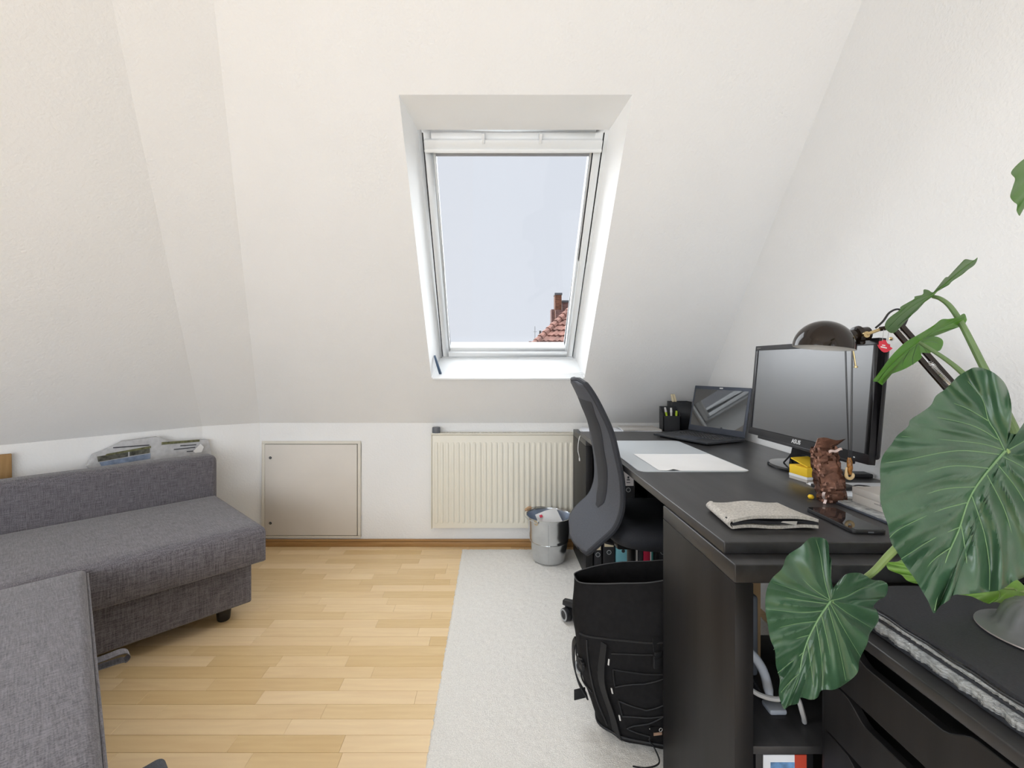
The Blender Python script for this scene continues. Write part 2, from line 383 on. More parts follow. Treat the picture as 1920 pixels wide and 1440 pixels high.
M['copper'] = mat('dome_rim', (.42,.37,.35), .35, metal=.6)
M['cardboard'] = mat('cardboard', (.42,.28,.15), .85, var=.06)
M['router_white'] = mat('router_white', (.42,.45,.50), .35)
M['news'] = mat('news_sheet', (.55,.55,.56), .7, var=.12, vscale=40)
M['news_dark'] = mat('news_print_dark', (.10,.10,.08), .7, var=.6, vscale=60)
M['news_green'] = mat('news_print_green', (.15,.15,.07), .7, var=.5, vscale=60)
M['news_blue'] = mat('news_print_blue', (.24,.30,.42), .7, var=.3, vscale=40)
M['plastic_wrap'] = glass_mat('clear_wrap')
M['board'] = wood_mat('brown_board', ((.30,.17,.06),(.40,.24,.10)), .7, scale=(30,30,4), use_random=False)
M['blue_strip'] = mat('blue_plastic', (.045,.085,.15), .35)
M['bead'] = mat('bead_white', (.66,.66,.64), .4)
M['pen_green'] = mat('marker_green', (.50,.68,.03), .4)
M['rtile'] = mat('roof_tile', (.25,.125,.098), .85, var=.35, vscale=3.0)
M['brick'] = mat('chimney_brick', (.17,.072,.04), .9, var=.45, vscale=6, stretch=(1,1,3))
M['brick_pale'] = mat('chimney_brick_pale', (.21,.125,.115), .9, var=.35, vscale=6, stretch=(1,1,3))
M['lead'] = mat('lead_flashing', (.10,.105,.115), .6)
M['plaster'] = mat('house_plaster', (.55,.5,.45), .9)
M['ground'] = mat('street_ground', (.22,.23,.2), 1, vscale=.2)
M['bulb'] = emit_mat('bulb_glow', (1.0,.72,.42), 8)
M['carton_blue'] = mat('carton_blue', (.14,.28,.5), .6, var=.4, vscale=60)
M['carton_red'] = mat('carton_red', (.5,.06,.03), .6)
M['cable_grey'] = mat('cable_grey', (.42,.42,.42), .5)
M['cable_white'] = mat('cable_white', (.75,.75,.73), .5)
# ================================================================ ROOM SHELL
YB, KZ, CZ = 2.95, .798, 2.6
SN = V(0, .7715, .6362); SU = V(0, -.6362, .7715); SP = V(0, YB, KZ)
def S(x, u, t=0): return V(x, 0, 0) + SP + SU * u + SN * t      # point on the roof slope: x, up-slope u, outward t
RX = 1.29; RY = -2.65
Bk, Bt = V(-1.515, 2.95, KZ), V(-.927, 1.464, CZ)
Ak, At = V(-1.786, 2.79, KZ), V(-1.181, 1.314, CZ)
Lk, Lt = V(-3.0, 1.26, KZ), V(-1.514, .895, CZ)
def dn(p): return V(p.x, p.y, 0)
struct('wall_back', MB().poly([V(RX,YB,0), dn(Bk), Bk, V(RX,YB,KZ)]), M['wall'], 'low white knee wall under the window slope')
struct('wall_corner', MB().poly([dn(Bk), dn(Ak), Ak, Bk]), M['wall'], 'narrow knee wall piece in the corner')
struct('wall_left', MB().poly([dn(Ak), dn(Lk), Lk, Ak]), M['wall'], 'low white knee wall behind the sofa')
struct('wall_far_left', MB().poly([dn(Lk), V(-3.0,RY,0), V(-3.0,RY,KZ), Lk]), M['wall'])
# back slope with the window opening
WX0, WX1, WU0, WU1 = -.368, .542, .39, 1.852
UT = (CZ - KZ) / SU.z
o0, o1, o2, o3 = S(WX0,WU0), S(WX1,WU0), S(WX1,WU1), S(WX0,WU1)
b0, b1, t1, t0 = Bk, V(RX,YB,KZ), V(RX,Bt.y,CZ), Bt
mb = MB(); mb.add([b0,b1,t1,t0,o0,o1,o2,o3], [(0,1,5,4),(1,2,6,5),(2,3,7,6),(3,0,4,7)])
struct('wall_back_slope', mb, M['wall'], 'white sloping ceiling wall holding the roof window')
struct('wall_corner_slope', MB().poly([Ak, Bk, Bt, At]), M['wall'], 'narrow folded strip of sloping wall in the corner')
struct('wall_left_slope', MB().poly([Lk, Ak, At, Lt]), M['wall'], 'white sloping wall above the sofa')
LN = V(-.7715, 0, .6362); LUv = V(.6362, 0, .7715)
def SL(y, u, t=0): return V(-3.0, y, KZ) + LUv * u + LN * t
q0, q1, q2, q3 = SL(LWY[0],LWU[0]), SL(LWY[1],LWU[0]), SL(LWY[1],LWU[1]), SL(LWY[0],LWU[1])
struct('wall_far_left_slope', MB().add([V(-3.0,RY,KZ), Lk, Lt, V(-1.514,RY,CZ), q0, q1, q2, q3], [(0,1,5,4),(1,2,6,5),(2,3,7,6),(3,0,4,7)]), M['wall'])
win3 = bpy.data.objects.new('fill_window_left', None); COL.objects.link(win3); win3.location = SL(-.55, .25); ELOC['fill_window_left'] = Vector(win3.location); win3['kind'] = 'structure'  # unseen roof window, added to carry the left fill light
e0, e1, e2, e3 = SL(LWY[0],LWU[0],.2), SL(LWY[1],LWU[0],.2), SL(LWY[1],LWU[1],.2), SL(LWY[0],LWU[1],.2)
part(win3, 'reveal', MB().poly([q0,q1,e1,e0]).poly([q1,q2,e2,e1]).poly([q2,q3,e3,e2]).poly([q3,q0,e0,e3]), M['reveal'], smooth=False)
def lbar(mb, ya, yb, ua, ub, ta=.10, tb=.15): return mb.hexa([SL(ya,ua,ta), SL(yb,ua,ta), SL(yb,ub,ta), SL(ya,ub,ta)], [SL(ya,ua,tb), SL(yb,ua,tb), SL(yb,ub,tb), SL(ya,ub,tb)])
fm = MB(); (ya, yb), (ua, ub) = LWY, LWU
lbar(fm, ya, ya+.06, ua, ub); lbar(fm, yb-.06, yb, ua, ub); lbar(fm, ya+.06, yb-.06, ua, ua+.06); lbar(fm, ya+.06, yb-.06, ub-.06, ub)
part(win3, 'sash', fm, M['white_frame'])
part(win3, 'pane', MB().poly([SL(ya+.05,ua+.05,.12), SL(yb-.05,ua+.05,.12), SL(yb-.05,ub-.05,.12), SL(ya+.05,ub-.05,.12)]), M['glass'], smooth=False)
struct('wall_right', MB().poly([V(RX,YB,0), V(RX,YB,KZ), V(RX,Bt.y,CZ), V(RX,RY,CZ), V(RX,RY,0)]), M['wall'], 'white side wall behind the desk')
x0, x1, z0, z1 = RW
mb = MB(); mb.add([(-3.0,RY,0),(RX,RY,0),(RX,RY,CZ),(-1.514,RY,CZ),(-3.0,RY,KZ),(x0,RY,z0),(x1,RY,z0),(x1,RY,z1),(-2.16,RY,z1),(x0,RY,1.55)],
                  [(0,1,6,5),(1,2,7,6),(2,3,8,7),(3,4,9,8),(4,0,5,9)])
struct('wall_rear', mb, M['wall'])
struct('ceiling', MB().poly([V(RX,Bt.y,CZ), Bt, At, Lt, V(-1.514,RY,CZ), V(RX,RY,CZ)]), M['wall'])
# floor: joint bed, parquet beyond the built strips
PX0, PX1, PY0, PY1 = -2.0, .02, .92, 2.95
fl = bpy.data.meshes.new('floor')
mb = MB().box(-3.0, RX, RY, 2.95, -.05, -.005); n0 = len(mb.f)
mb.box(-3.0, RX, RY, PY0, -.005, 0); mb.box(-3.0, PX0, PY0, 2.95, -.005, 0); mb.box(PX1, RX, PY0, 2.95, -.005, 0)
me = mb.mesh('floor'); me.materials.append(M['joint']); me.materials.append(M['floor_base'])
for i, p in enumerate(me.polygons): p.material_index = 0 if i < n0 else 1
floor = bpy.data.objects.new('floor', me); COL.objects.link(floor); floor['kind'] = 'structure'; floor['label'] = 'light beech strip parquet floor'
SW = .0651; lens = [.27, .34, .41, .48, .55]; PM = []
for L_ in lens:
    m_ = MB().box(0, L_ - .0006, 0, SW - .0006, -.005, 0).mesh('plank', bevel=.0006, seg=1, smooth=False); m_.materials.append(M['plank']); PM.append(m_)
rows = int(round((PY1 - PY0) / SW)); sw = (PY1 - PY0) / rows
for r_ in range(rows):
    x = PX0 - random.uniform(0, .25)
    while x < PX1:
        k = random.randrange(5)
        px = x; x += lens[k]
        p = bpy.data.objects.new('plank', PM[k]); COL.objects.link(p); p.parent = floor; p.location = (px, PY0 + r_ * sw, .0004)
# skirting
mb = MB().box(-1.50, RX - .003, YB - .016, YB - .001, 0, .032).box(-1.50, RX - .003, YB - .012, YB - .001, .032, .048)
o = struct('baseboard_back', mb, M['base_wood'], 'beech skirting along the knee wall', bevel=.003)
u_ = (Lk - Ak).normalized(); nrm = V(-u_.y, u_.x, 0); nrm = nrm if nrm.dot(V(1,-1,0)) > 0 else -nrm
def along(a, b, h, w, z0=0):
    d = (b - a).normalized(); n = V(-d.y, d.x, 0)
    if n.dot(V(0,0,0) - a) < 0: n = -n
    a = dn(a); b = dn(b)
    return MB().hexa([a + n*.001 + V(0,0,z0), b + n*.001 + V(0,0,z0), b + n*w + V(0,0,z0), a + n*w + V(0,0,z0)], [a + n*.001 + V(0,0,h), b + n*.001 + V(0,0,h), b + n*w + V(0,0,h), a + n*w + V(0,0,h)])
struct('baseboard_left', along(Ak + u_*.02, Lk - u_*.02, .048, .015), M['base_wood'])
c_ = (Ak - Bk).normalized()
struct('baseboard_corner', along(Bk + c_*.02, Ak - c_*.02, .048, .015), M['base_wood'])

# ================================================================ ROOF WINDOW (window_1)
win = bpy.data.objects.new('window_1', None); COL.objects.link(win); win.location = S(.09, .39); ELOC['window_1'] = Vector(win.location)
win['kind'] = 'structure'; win['label'] = 'white framed roof window in a deep bright reveal'
FX0, FX1, FU0, FU1, FT = -.330, .505, .418, 1.69, .155   # reveal ends at the frame
def quad(a, b, c, d): return MB().poly([a, b, c, d])
f0, f1, f2, f3 = S(FX0,FU0,FT), S(FX1,FU0,FT), S(FX1,FU1,FT), S(FX0,FU1,FT)
mb = MB(); mb.poly([o3, o2, f2, f3]); mb.poly([o0, o3, f3, f0]); mb.poly([o2, o1, f1, f2]); mb.poly([o1, o0, f0, f1])
part(win, 'reveal', mb, M['reveal'], smooth=False)
# outside casing that closes the roof around the frame
def ring(mb, X0, X1, U0, U1, wl, wr, wb, wt, ta, tb):
    def bar(xa, xb, ua, ub):
        mb.hexa([S(xa,ua,ta), S(xb,ua,ta), S(xb,ub,ta), S(xa,ub,ta)], [S(xa,ua,tb), S(xb,ua,tb), S(xb,ub,tb), S(xa,ub,tb)])
    bar(X0, X0 + wl, U0, U1); bar(X1 - wr, X1, U0, U1); bar(X0 + wl, X1 - wr, U0, U0 + wb); bar(X0 + wl, X1 - wr, U1 - wt, U1)
    return mb
part(win, 'outer_frame', ring(MB(), FX0 - .02, FX1 + .02, FU0 - .03, FU1 + .03, .036, .036, .036, .036, .150, .26), M['white_frame'], bevel=.003)
part(win, 'gasket', ring(MB(), FX0 + .0165, FX1 - .0165, FU0 + .0065, FU1 + .02, .0045, .0045, .0045, .0045, .158, .25), M['gap'], smooth=False)
sash = part(win, 'sash', ring(MB(), FX0 + .022, FX1 - .022, FU0 + .012, FU1 + .012, .034, .034, .030, .052, .150, .235), M['white_frame'], bevel=.004)
part(win, 'inner_bead', ring(MB(), FX0 + .056, FX1 - .056, FU0 + .042, FU1 - .042, .010, .010, .026, .055, .168, .225), M['white_frame'], bevel=.004)
glz = MB().hexa([S(FX0+.06,FU0+.06,.196), S(FX1-.06,FU0+.06,.196), S(FX1-.06,FU1-.08,.196), S(FX0+.06,FU1-.08,.196)],
                [S(FX0+.06,FU0+.06,.200), S(FX1-.06,FU0+.06,.200), S(FX1-.06,FU1-.08,.200), S(FX0+.06,FU1-.08,.200)])
part(win, 'pane', glz, M['glass'], smooth=False)
cas = MB().hexa([S(FX0+.024,FU1-.075,.125), S(FX1-.024,FU1-.075,.125), S(FX1-.024,FU1-.030,.125), S(FX0+.024,FU1-.030,.125)],
                [S(FX0+.024,FU1-.075,.160), S(FX1-.024,FU1-.075,.160), S(FX1-.024,FU1-.030,.160), S(FX0+.024,FU1-.030,.160)])
cs = part(win, 'blind_cassette', cas, M['white_frame'], bevel=.006)
mb = MB().hexa([S(FX0+.024,FU1-.082,.118), S(FX1-.024,FU1-.082,.118), S(FX1-.024,FU1-.066,.118), S(FX0+.024,FU1-.066,.118)],
               [S(FX0+.024,FU1-.082,.140), S(FX1-.024,FU1-.082,.140), S(FX1-.024,FU1-.066,.140), S(FX0+.024,FU1-.066,.140)])
part(win, 'ventilation_bar', mb, M['white_sill'], bevel=.005)
for xx in (-.05, .20):
    part(win, 'bracket', MB().hexa([S(xx,FU1-.045,.12), S(xx+.012,FU1-.045,.12), S(xx+.012,FU1-.005,.12), S(xx,FU1-.005,.12)], [S(xx,FU1-.045,.15), S(xx+.012,FU1-.045,.15), S(xx+.012,FU1-.005,.15), S(xx,FU1-.005,.15)]), M['white_frame'], bevel=.002)
mb = MB().hexa([S(FX0+.06,FU1-.112,.176), S(FX1-.06,FU1-.112,.176), S(FX1-.06,FU1-.098,.176), S(FX0+.06,FU1-.098,.176)],
               [S(FX0+.06,FU1-.112,.192), S(FX1-.06,FU1-.112,.192), S(FX1-.06,FU1-.098,.192), S(FX0+.06,FU1-.098,.192)])
part(win, 'blind_rail', mb, mat('blind_rail_grey', (.36,.37,.40), .4), bevel=.003)
# sill board with a rounded nose
mb = MB().hexa([S(WX0+.004,WU0-.014,-.012), S(WX1-.004,WU0-.014,-.012), S(WX1-.004,WU0+.004,-.012), S(WX0+.004,WU0+.004,-.012)],
               [S(FX0+.002,FU0-.012,.15), S(FX1-.002,FU0-.012,.15), S(FX1-.002,FU0+.004,.15), S(FX0+.002,FU0+.004,.15)])
part(win, 'sill_board', mb, M['white_sill'], bevel=.006, seg=3)

# unseen rear window, added to carry the fill light (behind the camera)
win2 = bpy.data.objects.new('fill_window_rear', None); COL.objects.link(win2); win2.location = ((x0+x1)/2, RY, z0); ELOC['fill_window_rear'] = Vector(win2.location); win2['kind'] = 'structure'
mb = MB()
for xa in (x0, (x0*2+x1)/3, (x0+2*x1)/3, x1): mb.box(xa-.03, xa+.03, RY-.06, RY-.005, z0, z1 if xa > x0+.1 else 1.55)
mb.box(x0-.03, x1+.03, RY-.06, RY-.005, z0-.03, z0+.03); mb.box(-2.16, x1+.03, RY-.06, RY-.005, z1-.03, z1+.03)
part(win2, 'window_frame', mb, M['white_frame'])
part(win2, 'pane', MB().box(x0, x1, RY-.04, RY-.036, z0, z1), M['glass'], smooth=False)

# access hatch (door_1)
dr = bpy.data.objects.new('door_1', None); COL.objects.link(dr); dr.location = (-1.18, YB-.01, .057); ELOC['door_1'] = Vector(dr.location)
dr['kind'] = 'structure'; dr['label'] = 'cream square access hatch in the knee wall'
hx0, hx1, hz0, hz1 = -1.497, -.857, .057, .682
mb = MB()
for a in ((hx0, hx1, hz1-.018, hz1), (hx0, hx1, hz0, hz0+.014), (hx0, hx0+.020, hz0+.014, hz1-.018), (hx1-.020, hx1, hz0+.014, hz1-.018)):
    mb.box(a[0], a[1], YB-.012, YB-.0008, a[2], a[3])
part(dr, 'door_frame', mb, M['hatch_frame'], bevel=.002)
part(dr, 'shadow_gap', MB().box(hx0+.018, hx1-.018, YB-.004, YB-.001, hz0+.012, hz1-.016), M['gap'], smooth=False)
pn = part(dr, 'door_panel', MB().box(hx0+.0215, hx1-.0235, YB-.014, YB-.0045, hz0+.0165, hz1-.0215), M['hatch'], bevel=.002)
for zz in (.575, .153):
    T = Matrix.Translation((hx0+.058, YB-.014, zz)) @ Matrix.Rotation(math.radians(90), 4, 'X')
    lk = part(pn, 'lock', MB().lathe([(0,0),(.0085,0),(.0085,.002),(.005,.003),(0,.003)], T, 20), M['gap'])
    part(pn, 'lock_core', MB().lathe([(0,.003),(.0045,.003),(.0045,.0045),(0,.0045)], T, 12), M['steel'])

# ================================================================ OUTSIDE: neighbouring house seen through the roof window
HY = 20.0
hip0, hip1 = aty(1001, 646, HY), aty(1073, 577, HY + 2.0)
dirh = hip1 - hip0
house = thing('neighbour_house', 'red tiled neighbouring house roof with brick chimneys outside the window', 'house', (4, 24, -9))
def roofpt(a, b, h=0):   # a: metres to the right of the hip, b: 0..1 along the hip
    nn = V(0, -dirh.z, dirh.y).normalized()
    return hip0 + dirh * b + V(a, 0, 0) + nn * h
T0 = -.35
def wave_tiles():
    mb = MB(); per = .24; nrow = 16; nc = 90
    for r_ in range(nrow):
        ba = T0 + r_ * (1.9 - T0) / nrow; bb = T0 + (r_ + 1.12) * (1.9 - T0) / nrow
        vs = []; fs = []
        for j in range(nc + 1):
            a = j * 9.0 / nc
            for b, lift in ((ba, .07), (bb, .0)):
                X = roofpt(0, b).x + a
                h = .045 * math.sin(2 * math.pi * X / per) + lift
                vs.append(roofpt(a + .02 * (b - ba), b, h))
            vs.append(roofpt(a, ba, -.02))
        for j in range(nc):
            k = j * 3; fs.append((k, k+3, k+4, k+1)); fs.append((k+2, k+5, k+3, k))
        mb.add(vs, fs)
    return mb
part(house, 'roof_tiles', wave_tiles(), M['rtile'], kind='stuff', ang=80)
# the second hip plane, turned away, and ridge tiles
back = [roofpt(0, T0), roofpt(0, 1.9), roofpt(0, 1.9) + V(0, 5, -4.6), roofpt(0, T0) + V(.0, 8, 0)]
part(house, 'roof_slope', MB().poly(back), M['rtile'], smooth=False)
for k in range(22):
    b = T0 + .1 * k; p, q = roofpt(0, b, .05), roofpt(0, b + .115, .03)
    part(house, 'ridge_tile', MB().tube([p, q], [.15, .12], 8), M['rtile'])
e = roofpt(0, T0)
part(house, 'house_wall', MB().box(e.x + .2, e.x + 9, e.y + .4, e.y + 9, -9, e.z), M['plaster'], smooth=False)
def chim(xa, xb, yt, dist, dep, zb, m, cap=True):
    p = aty(xa, yt, dist); q = aty(xb, yt, dist)
    mb = MB().box(p.x, q.x, dist, dist + dep, zb, p.z)
    c = part(house, 'chimney', mb, m, smooth=False)
    if cap: part(c, 'chimney_cap', MB().box(p.x - .03, q.x + .03, dist - .03, dist + dep + .03, p.z, p.z + .10), M['lead'])
    return c
zb = aty(1000, 660, 22).z
chim(1041, 1053, 553, 22.4, .5, zb, M['brick'])
chim(1055, 1068, 567, 22.6, .5, zb, M['brick_pale'])
chim(1034, 1042, 580, 22.7, .5, zb, M['brick_pale'], False)
chim(1042, 1056, 581, 22.2, .2, zb, M['brick_pale'], False)
chim(1011, 1015, 620, 23.0, .15, zb, M['lead'], False)
other = thing('far_chimney', 'small brown chimney stub left of the neighbouring roof', 'chimney', aty(995, 660, 30) - V(0,0,9))
p, q = aty(992, 640, 30), aty(998, 640, 30)
part(other, 'chimney_stack', MB().box(p.x, q.x, 30, 30.4, p.z - 10, p.z), M['brick'], smooth=False)
an = MB().tube([aty(1003, 640, 24) - V(0,0,.6), aty(1003, 612, 24)], .012, 5).tube([aty(1000, 622, 24), aty(1007, 622, 24)], .008, 5)
part(house, 'antenna', an, M['lead'])
struct('street_ground', MB().box(-60, 60, 6, 90, -9.3, -9), M['ground'])

# ceiling bulb behind the camera (its warm point mirrors in the desk lamp)
cl = thing('ceiling_lamp', 'bare warm ceiling bulb hanging behind the viewer', 'lamp', (-.55, .35, 2.25))
part(cl, 'bulb', MB().lathe([(0,2.20),(.022,2.21),(.035,2.24),(.030,2.275),(.014,2.30),(.014,2.31)], Matrix.Translation((-.55,.35,0)), 20), M['bulb'])
part(cl, 'socket', MB().lathe([(.017,2.305),(.02,2.31),(.02,2.36),(.004,2.37),(.004,2.598),(.045,2.585),(.045,2.599)], Matrix.Translation((-.55,.35,0)), 20), M['logo_white'])
ld = bpy.data.lights.new('bulb_light', 'POINT'); ld.energy = .4; ld.color = (1, .74, .48); ld.shadow_soft_size = .04
lo = bpy.data.objects.new('bulb_light', ld); COL.objects.link(lo); lo.location = (-.55, .35, 2.16); link_parent(lo, cl)
# ================================================================ RUG
RGZ = .012
def rugpt(u, v):
    x = -.197 + u * 1.44; y = .30 + v * 2.585
    e = min(u, 1-u) * 1.44; e2 = min(v, 1-v) * 2.585; k = min(1, min(e, e2) / .012)
    return V(x + random.uniform(-.0025, .0025), y + random.uniform(-.0025, .0025), .003 + (RGZ - .0078) * (k ** .5) + random.uniform(0, .0035) * k)
mb = MB().sheet(180, 300, rugpt, lambda u, v: V(0, 0, -.0028))
rug = single('rug', mb, M['rug'], 'off-white short pile rug lying under the desk and chair', 'rug', ang=180)

# ================================================================ RADIATOR
RF, RB = 2.872, 2.935
rx0, rx1, rz0, rz1 = -.394, .806, .137, .742
rad = thing('radiator', 'cream ribbed panel radiator on the knee wall', 'radiator', (.2, 2.91, rz0))
part(rad, 'front_panel', MB().box(rx0 + .006, rx1 - .006, RF + .006, RF + .014, rz0 + .004, rz1 - .012), M['radiator'], bevel=.003)
part(rad, 'rear_panel', MB().box(rx0 + .006, rx1 - .006, RB - .008, RB, rz0 + .004, rz1 - .012), M['radiator'], bevel=.003)
for xs in (rx0, rx1 - .005): part(rad, 'side_cover', MB().box(xs, xs + .005, RF, RB + .006, rz0, rz1 - .008), M['radiator'], bevel=.002)
mb = MB().box(rx0, rx1, RF, RF + .012, rz1 - .010, rz1); mb.box(rx0, rx1, RB - .006, RB + .006, rz1 - .010, rz1)
gr = part(rad, 'top_grille', mb, M['radiator'], bevel=.002)
n = 118
gm = MB()
for i in range(n):
    xg = rx0 + .02 + i * (rx1 - rx0 - .04) / (n - 1); gm.box(xg - .0028, xg + .0028, RF + .012, RB - .006, rz1 - .007, rz1 - .001)
part(rad, 'grille_bars', gm, M['radiator'], kind='stuff', smooth=False)
part(rad, 'inner_shade_block', MB().box(rx0 + .02, rx1 - .02, RF + .02, RB - .012, rz0 + .05, rz1 - .06), M['gap'], smooth=False)  # dark block that paints the shade between the panels
prof = []
for i in range(9):
    a = math.pi * i / 8; prof.append((-.0115 * math.cos(a), .0075 * math.sin(a) ** .8))
def rib_mesh():
    mb = MB(); rings = []
    for z, s in ((rz0 + .034, .05), (rz0 + .040, .55), (rz0 + .050, 1), (rz1 - .075, 1), (rz1 - .062, .55), (rz1 - .056, .05)):
        rings.append([V(a * (.75 + .25 * s), RF + .007 - b * s, z) for a, b in prof])
    vs = [p for r_ in rings for p in r_]; fs = []
    for i in range(len(rings) - 1):
        for j in range(8): fs.append((i*9+j, i*9+j+1, (i+1)*9+j+1, (i+1)*9+j))
    me = mb.add(vs, fs).mesh('rib'); me.materials.append(M['radiator']); return me
rm = rib_mesh(); k = 0; xr = rx0 + .033
while xr < rx1 - .02:
    o = bpy.data.objects.new('rib', rm); COL.objects.link(o); o.parent = rad; o.matrix_parent_inverse = Matrix.Translation(-ELOC['radiator']); o.location = (xr, 0, 0); xr += .0343
part(rad, 'thermostat_head', MB().lathe([(0,rz1),(.024,rz1),(.026,rz1+.004),(.026,rz1+.030),(.024,rz1+.036),(0,rz1+.036)], Matrix.Translation((rx0+.030, RF+.028, 0)), 28), M['grey_plastic'], label='grey round thermostat head')
part(rad, 'wall_bracket', MB().box(rx0+.15, rx0+.19, RB, YB-.001, rz0+.1, rz1-.1), M['radiator'])

# ================================================================ BUCKET
bx, by = .332, 2.72
bk = thing('metal_bucket', 'small galvanised metal bucket used as a waste bin on the rug', 'bucket', (bx, by, RGZ))
T = Matrix.Translation((bx, by, RGZ + .002))
po = [(0,0),(.088,0),(.094,.004),(.096,.012),(.108,.085),(.112,.115),(.114,.118),(.1125,.123),(.1145,.127),(.113,.131),(.1155,.136),(.122,.19),(.129,.245),(.134,.256),(.137,.262),(.137,.266),(.132,.266),(.130,.258)]
pi_ = [(.127,.243),(.110,.12),(.092,.010),(0,.010)]
part(bk, 'bucket_body', MB().lathe(po, T, 64, caps=False), M['zinc'], ang=50)
part(bk, 'bucket_lining', MB().lathe([(.130,.258)] + pi_, T, 48, caps=False), M['zinc_in'])
ha = math.radians(-48)
def bp(a, r, z): return V(bx + r*math.cos(a), by + r*math.sin(a), RGZ + .002 + z)
e1, e2 = math.radians(232), math.radians(52)
for a in (e1, e2):
    T2 = Matrix.Translation(bp(a, .140, .252)) @ rotz(a) @ Matrix.Rotation(math.radians(90), 4, 'Y')
    part(bk, 'handle_lug', MB().lathe([(.006,-.003),(.014,-.003),(.014,.003),(.006,.003),(.006,-.003)], T2, 20, caps=False), M['zinc'])
pts = []
for i in range(21):
    s = i / 20; a = e1 + (e2 - e1) * s   # bail laid down to the left, on the rim
    pts.append(bp(a, .143 + .006*math.sin(math.pi*s), .252 + .020 * math.sin(math.pi * s)))
hd = part(bk, 'bail', MB().tube(pts, .0022, 8), M['zinc'])
part(hd, 'grip', MB().tube([pts[9] , pts[10], pts[11]], [.010, .0125, .010], 14).tube([pts[8] + (pts[9]-pts[8])*.6, pts[9]], [.007,.010], 14), M['grip_wood'], label='turned wooden grip')
mb = MB().tube([bp(math.radians(262), .0955, .012), bp(math.radians(262), .1085, .085), bp(math.radians(262), .1155, .135), bp(math.radians(262), .1305, .247)], .0016, 6)
part(bk, 'seam', mb, M['zinc'])
# paper in the bucket
pm = Matrix.Translation((bx + .018, by + .005, RGZ + .205)) @ rotz(math.radians(6)) @ Matrix.Rotation(math.radians(-40), 4, 'X') @ Matrix.Rotation(math.radians(-16), 4, 'Y')
let = thing('discarded_letter', 'crumpled white letter sticking out of the metal bucket', 'paper', (bx, by, RGZ + .15))
part(let, 'sheet', MB(pm).sheet(10, 8, lambda u, v: V(-.07 + .14*u, .006*math.sin(5*u + 2*v), -.06 + .15*v), lambda u, v: V(0, .0008, 0)), M['paper'])
part(let, 'printed_stamp', MB(pm).box(-.052, -.034, -.0085, -.0075, .058, .074), M['red_print'], smooth=False)

# ================================================================ SOFA
su, sv = V(-.688, -.7254, 0), V(-.7254, .688, 0)       # along the sofa / towards its back
SO = V(-1.045, 2.088, 0)
def SM(): return axes(SO, su, sv, V(0,0,1))
sofa = thing('corner_sofa', 'dark grey woven corner sofa with low back and chaise section', 'sofa', SO + su*.8)
LEN = 1.60
def cushion(u0, u1, v0, v1, z0, z1, crown=.012, nu=26, nv=20, r=.03, skew=0):
    """soft box: rounded edges, slightly crowned top"""
    def f(s, t):
        return None
    mb = MB(SM()); du, dv = u1-u0, v1-v0
    prof = [(0, z0), (0, z0+.01)]
    rings = []
    def ringpts(ins, z, cr):
        pts = []; uu0, uu1, vv0, vv1 = u0+ins, u1-ins, v0+ins, v1-ins; c = .022
        per = []
        for i in range(nu): per.append((uu0 + (uu1-uu0)*i/nu, vv0))
        for i in range(nv): per.append((uu1, vv0 + (vv1-vv0)*i/nv))
        for i in range(nu): per.append((uu1 - (uu1-uu0)*i/nu, vv1))
        for i in range(nv): per.append((uu0, vv1 - (vv1-vv0)*i/nv))
        for a, b in per:
            # round the vertical corners a little
            ea, eb = min(a-uu0, uu1-a), min(b-vv0, vv1-b)
            pts.append((a, b, z + cr * math.sin(math.pi*min(1,max(0,(a-u0)/du))) * math.sin(math.pi*min(1,max(0,(b-v0)/dv)))))
        return pts
    seq = [(.006, z0), (0, z0+.006), (0, z1-r), (r*.13, z1-r*.5), (r*.5, z1-r*.13), (r, z1)]
    rings = [ringpts(i, z, 0) for i, z in seq]
    m = min(du, dv)/2
    for q in (.15, .3, .5, .7, .9, .995): rings.append(ringpts(r + (m-r)*q, z1, crown))
    n = len(rings[0]); vs = [(a - skew*b*(u1-a)/(u1-u0), b, c) for g in rings for a, b, c in g]; fs = []
    for i in range(len(rings)-1):
        for j in range(n): fs.append((i*n+j, i*n+(j+1) % n, (i+1)*n+(j+1) % n, (i+1)*n+j))
    fs.append(tuple(range(n))[::-1]); fs.append(tuple(range((len(rings)-1)*n, len(rings)*n)))
    return mb.add(vs, fs)
part(sofa, 'seat_cushion', cushion(0, LEN, 0, .72, .275, .445, r=.035), M['sofa'], ang=60)
part(sofa, 'base', MB(SM()).box(.035, LEN-.02, .07, .80, .075, .270), M['sofa'], bevel=.01, seg=3)
part(sofa, 'backrest', MB(SM()).box(.0, LEN, .705, .835, .28, .665), M['sofa'], bevel=.035, seg=5)
for (a, b) in ((.13, .15), (.13, .72), (LEN-.1, .15), (LEN-.1, .72)):
    T = SM() @ Matrix.Translation((a, b, 0))
    part(sofa, 'leg', MB().lathe([(0,.0015),(.024,.0015),(.027,.006),(.034,.074),(0,.074)], T, 20), M['black_leg'])
part(sofa, 'chaise_cushion', cushion(.615, LEN, -1.42, -.004, .265, .447, r=.028, skew=.06), M['sofa'], ang=60)
part(sofa, 'chaise_base', MB(SM()).box(.76, LEN-.02, -1.38, -.01, .05, .262), M['sofa'], bevel=.01, seg=3)
pp = [SM() @ V(.613 + .06*(1.40 - 1.385*i/30), -1.40 + 1.385*i/30, .425) for i in range(31)]
part(sofa, 'chaise_piping', MB().tube(pp, .0035, 8), M['sofa'])
for (a, b) in ((.83, -1.2), (.83, -.2), (LEN-.1, -1.2)):
    part(sofa, 'leg', MB().lathe([(0,.0015),(.024,.0015),(.027,.006),(.03,.05),(0,.05)], SM() @ Matrix.Translation((a, b, 0)), 16), M['black_leg'])
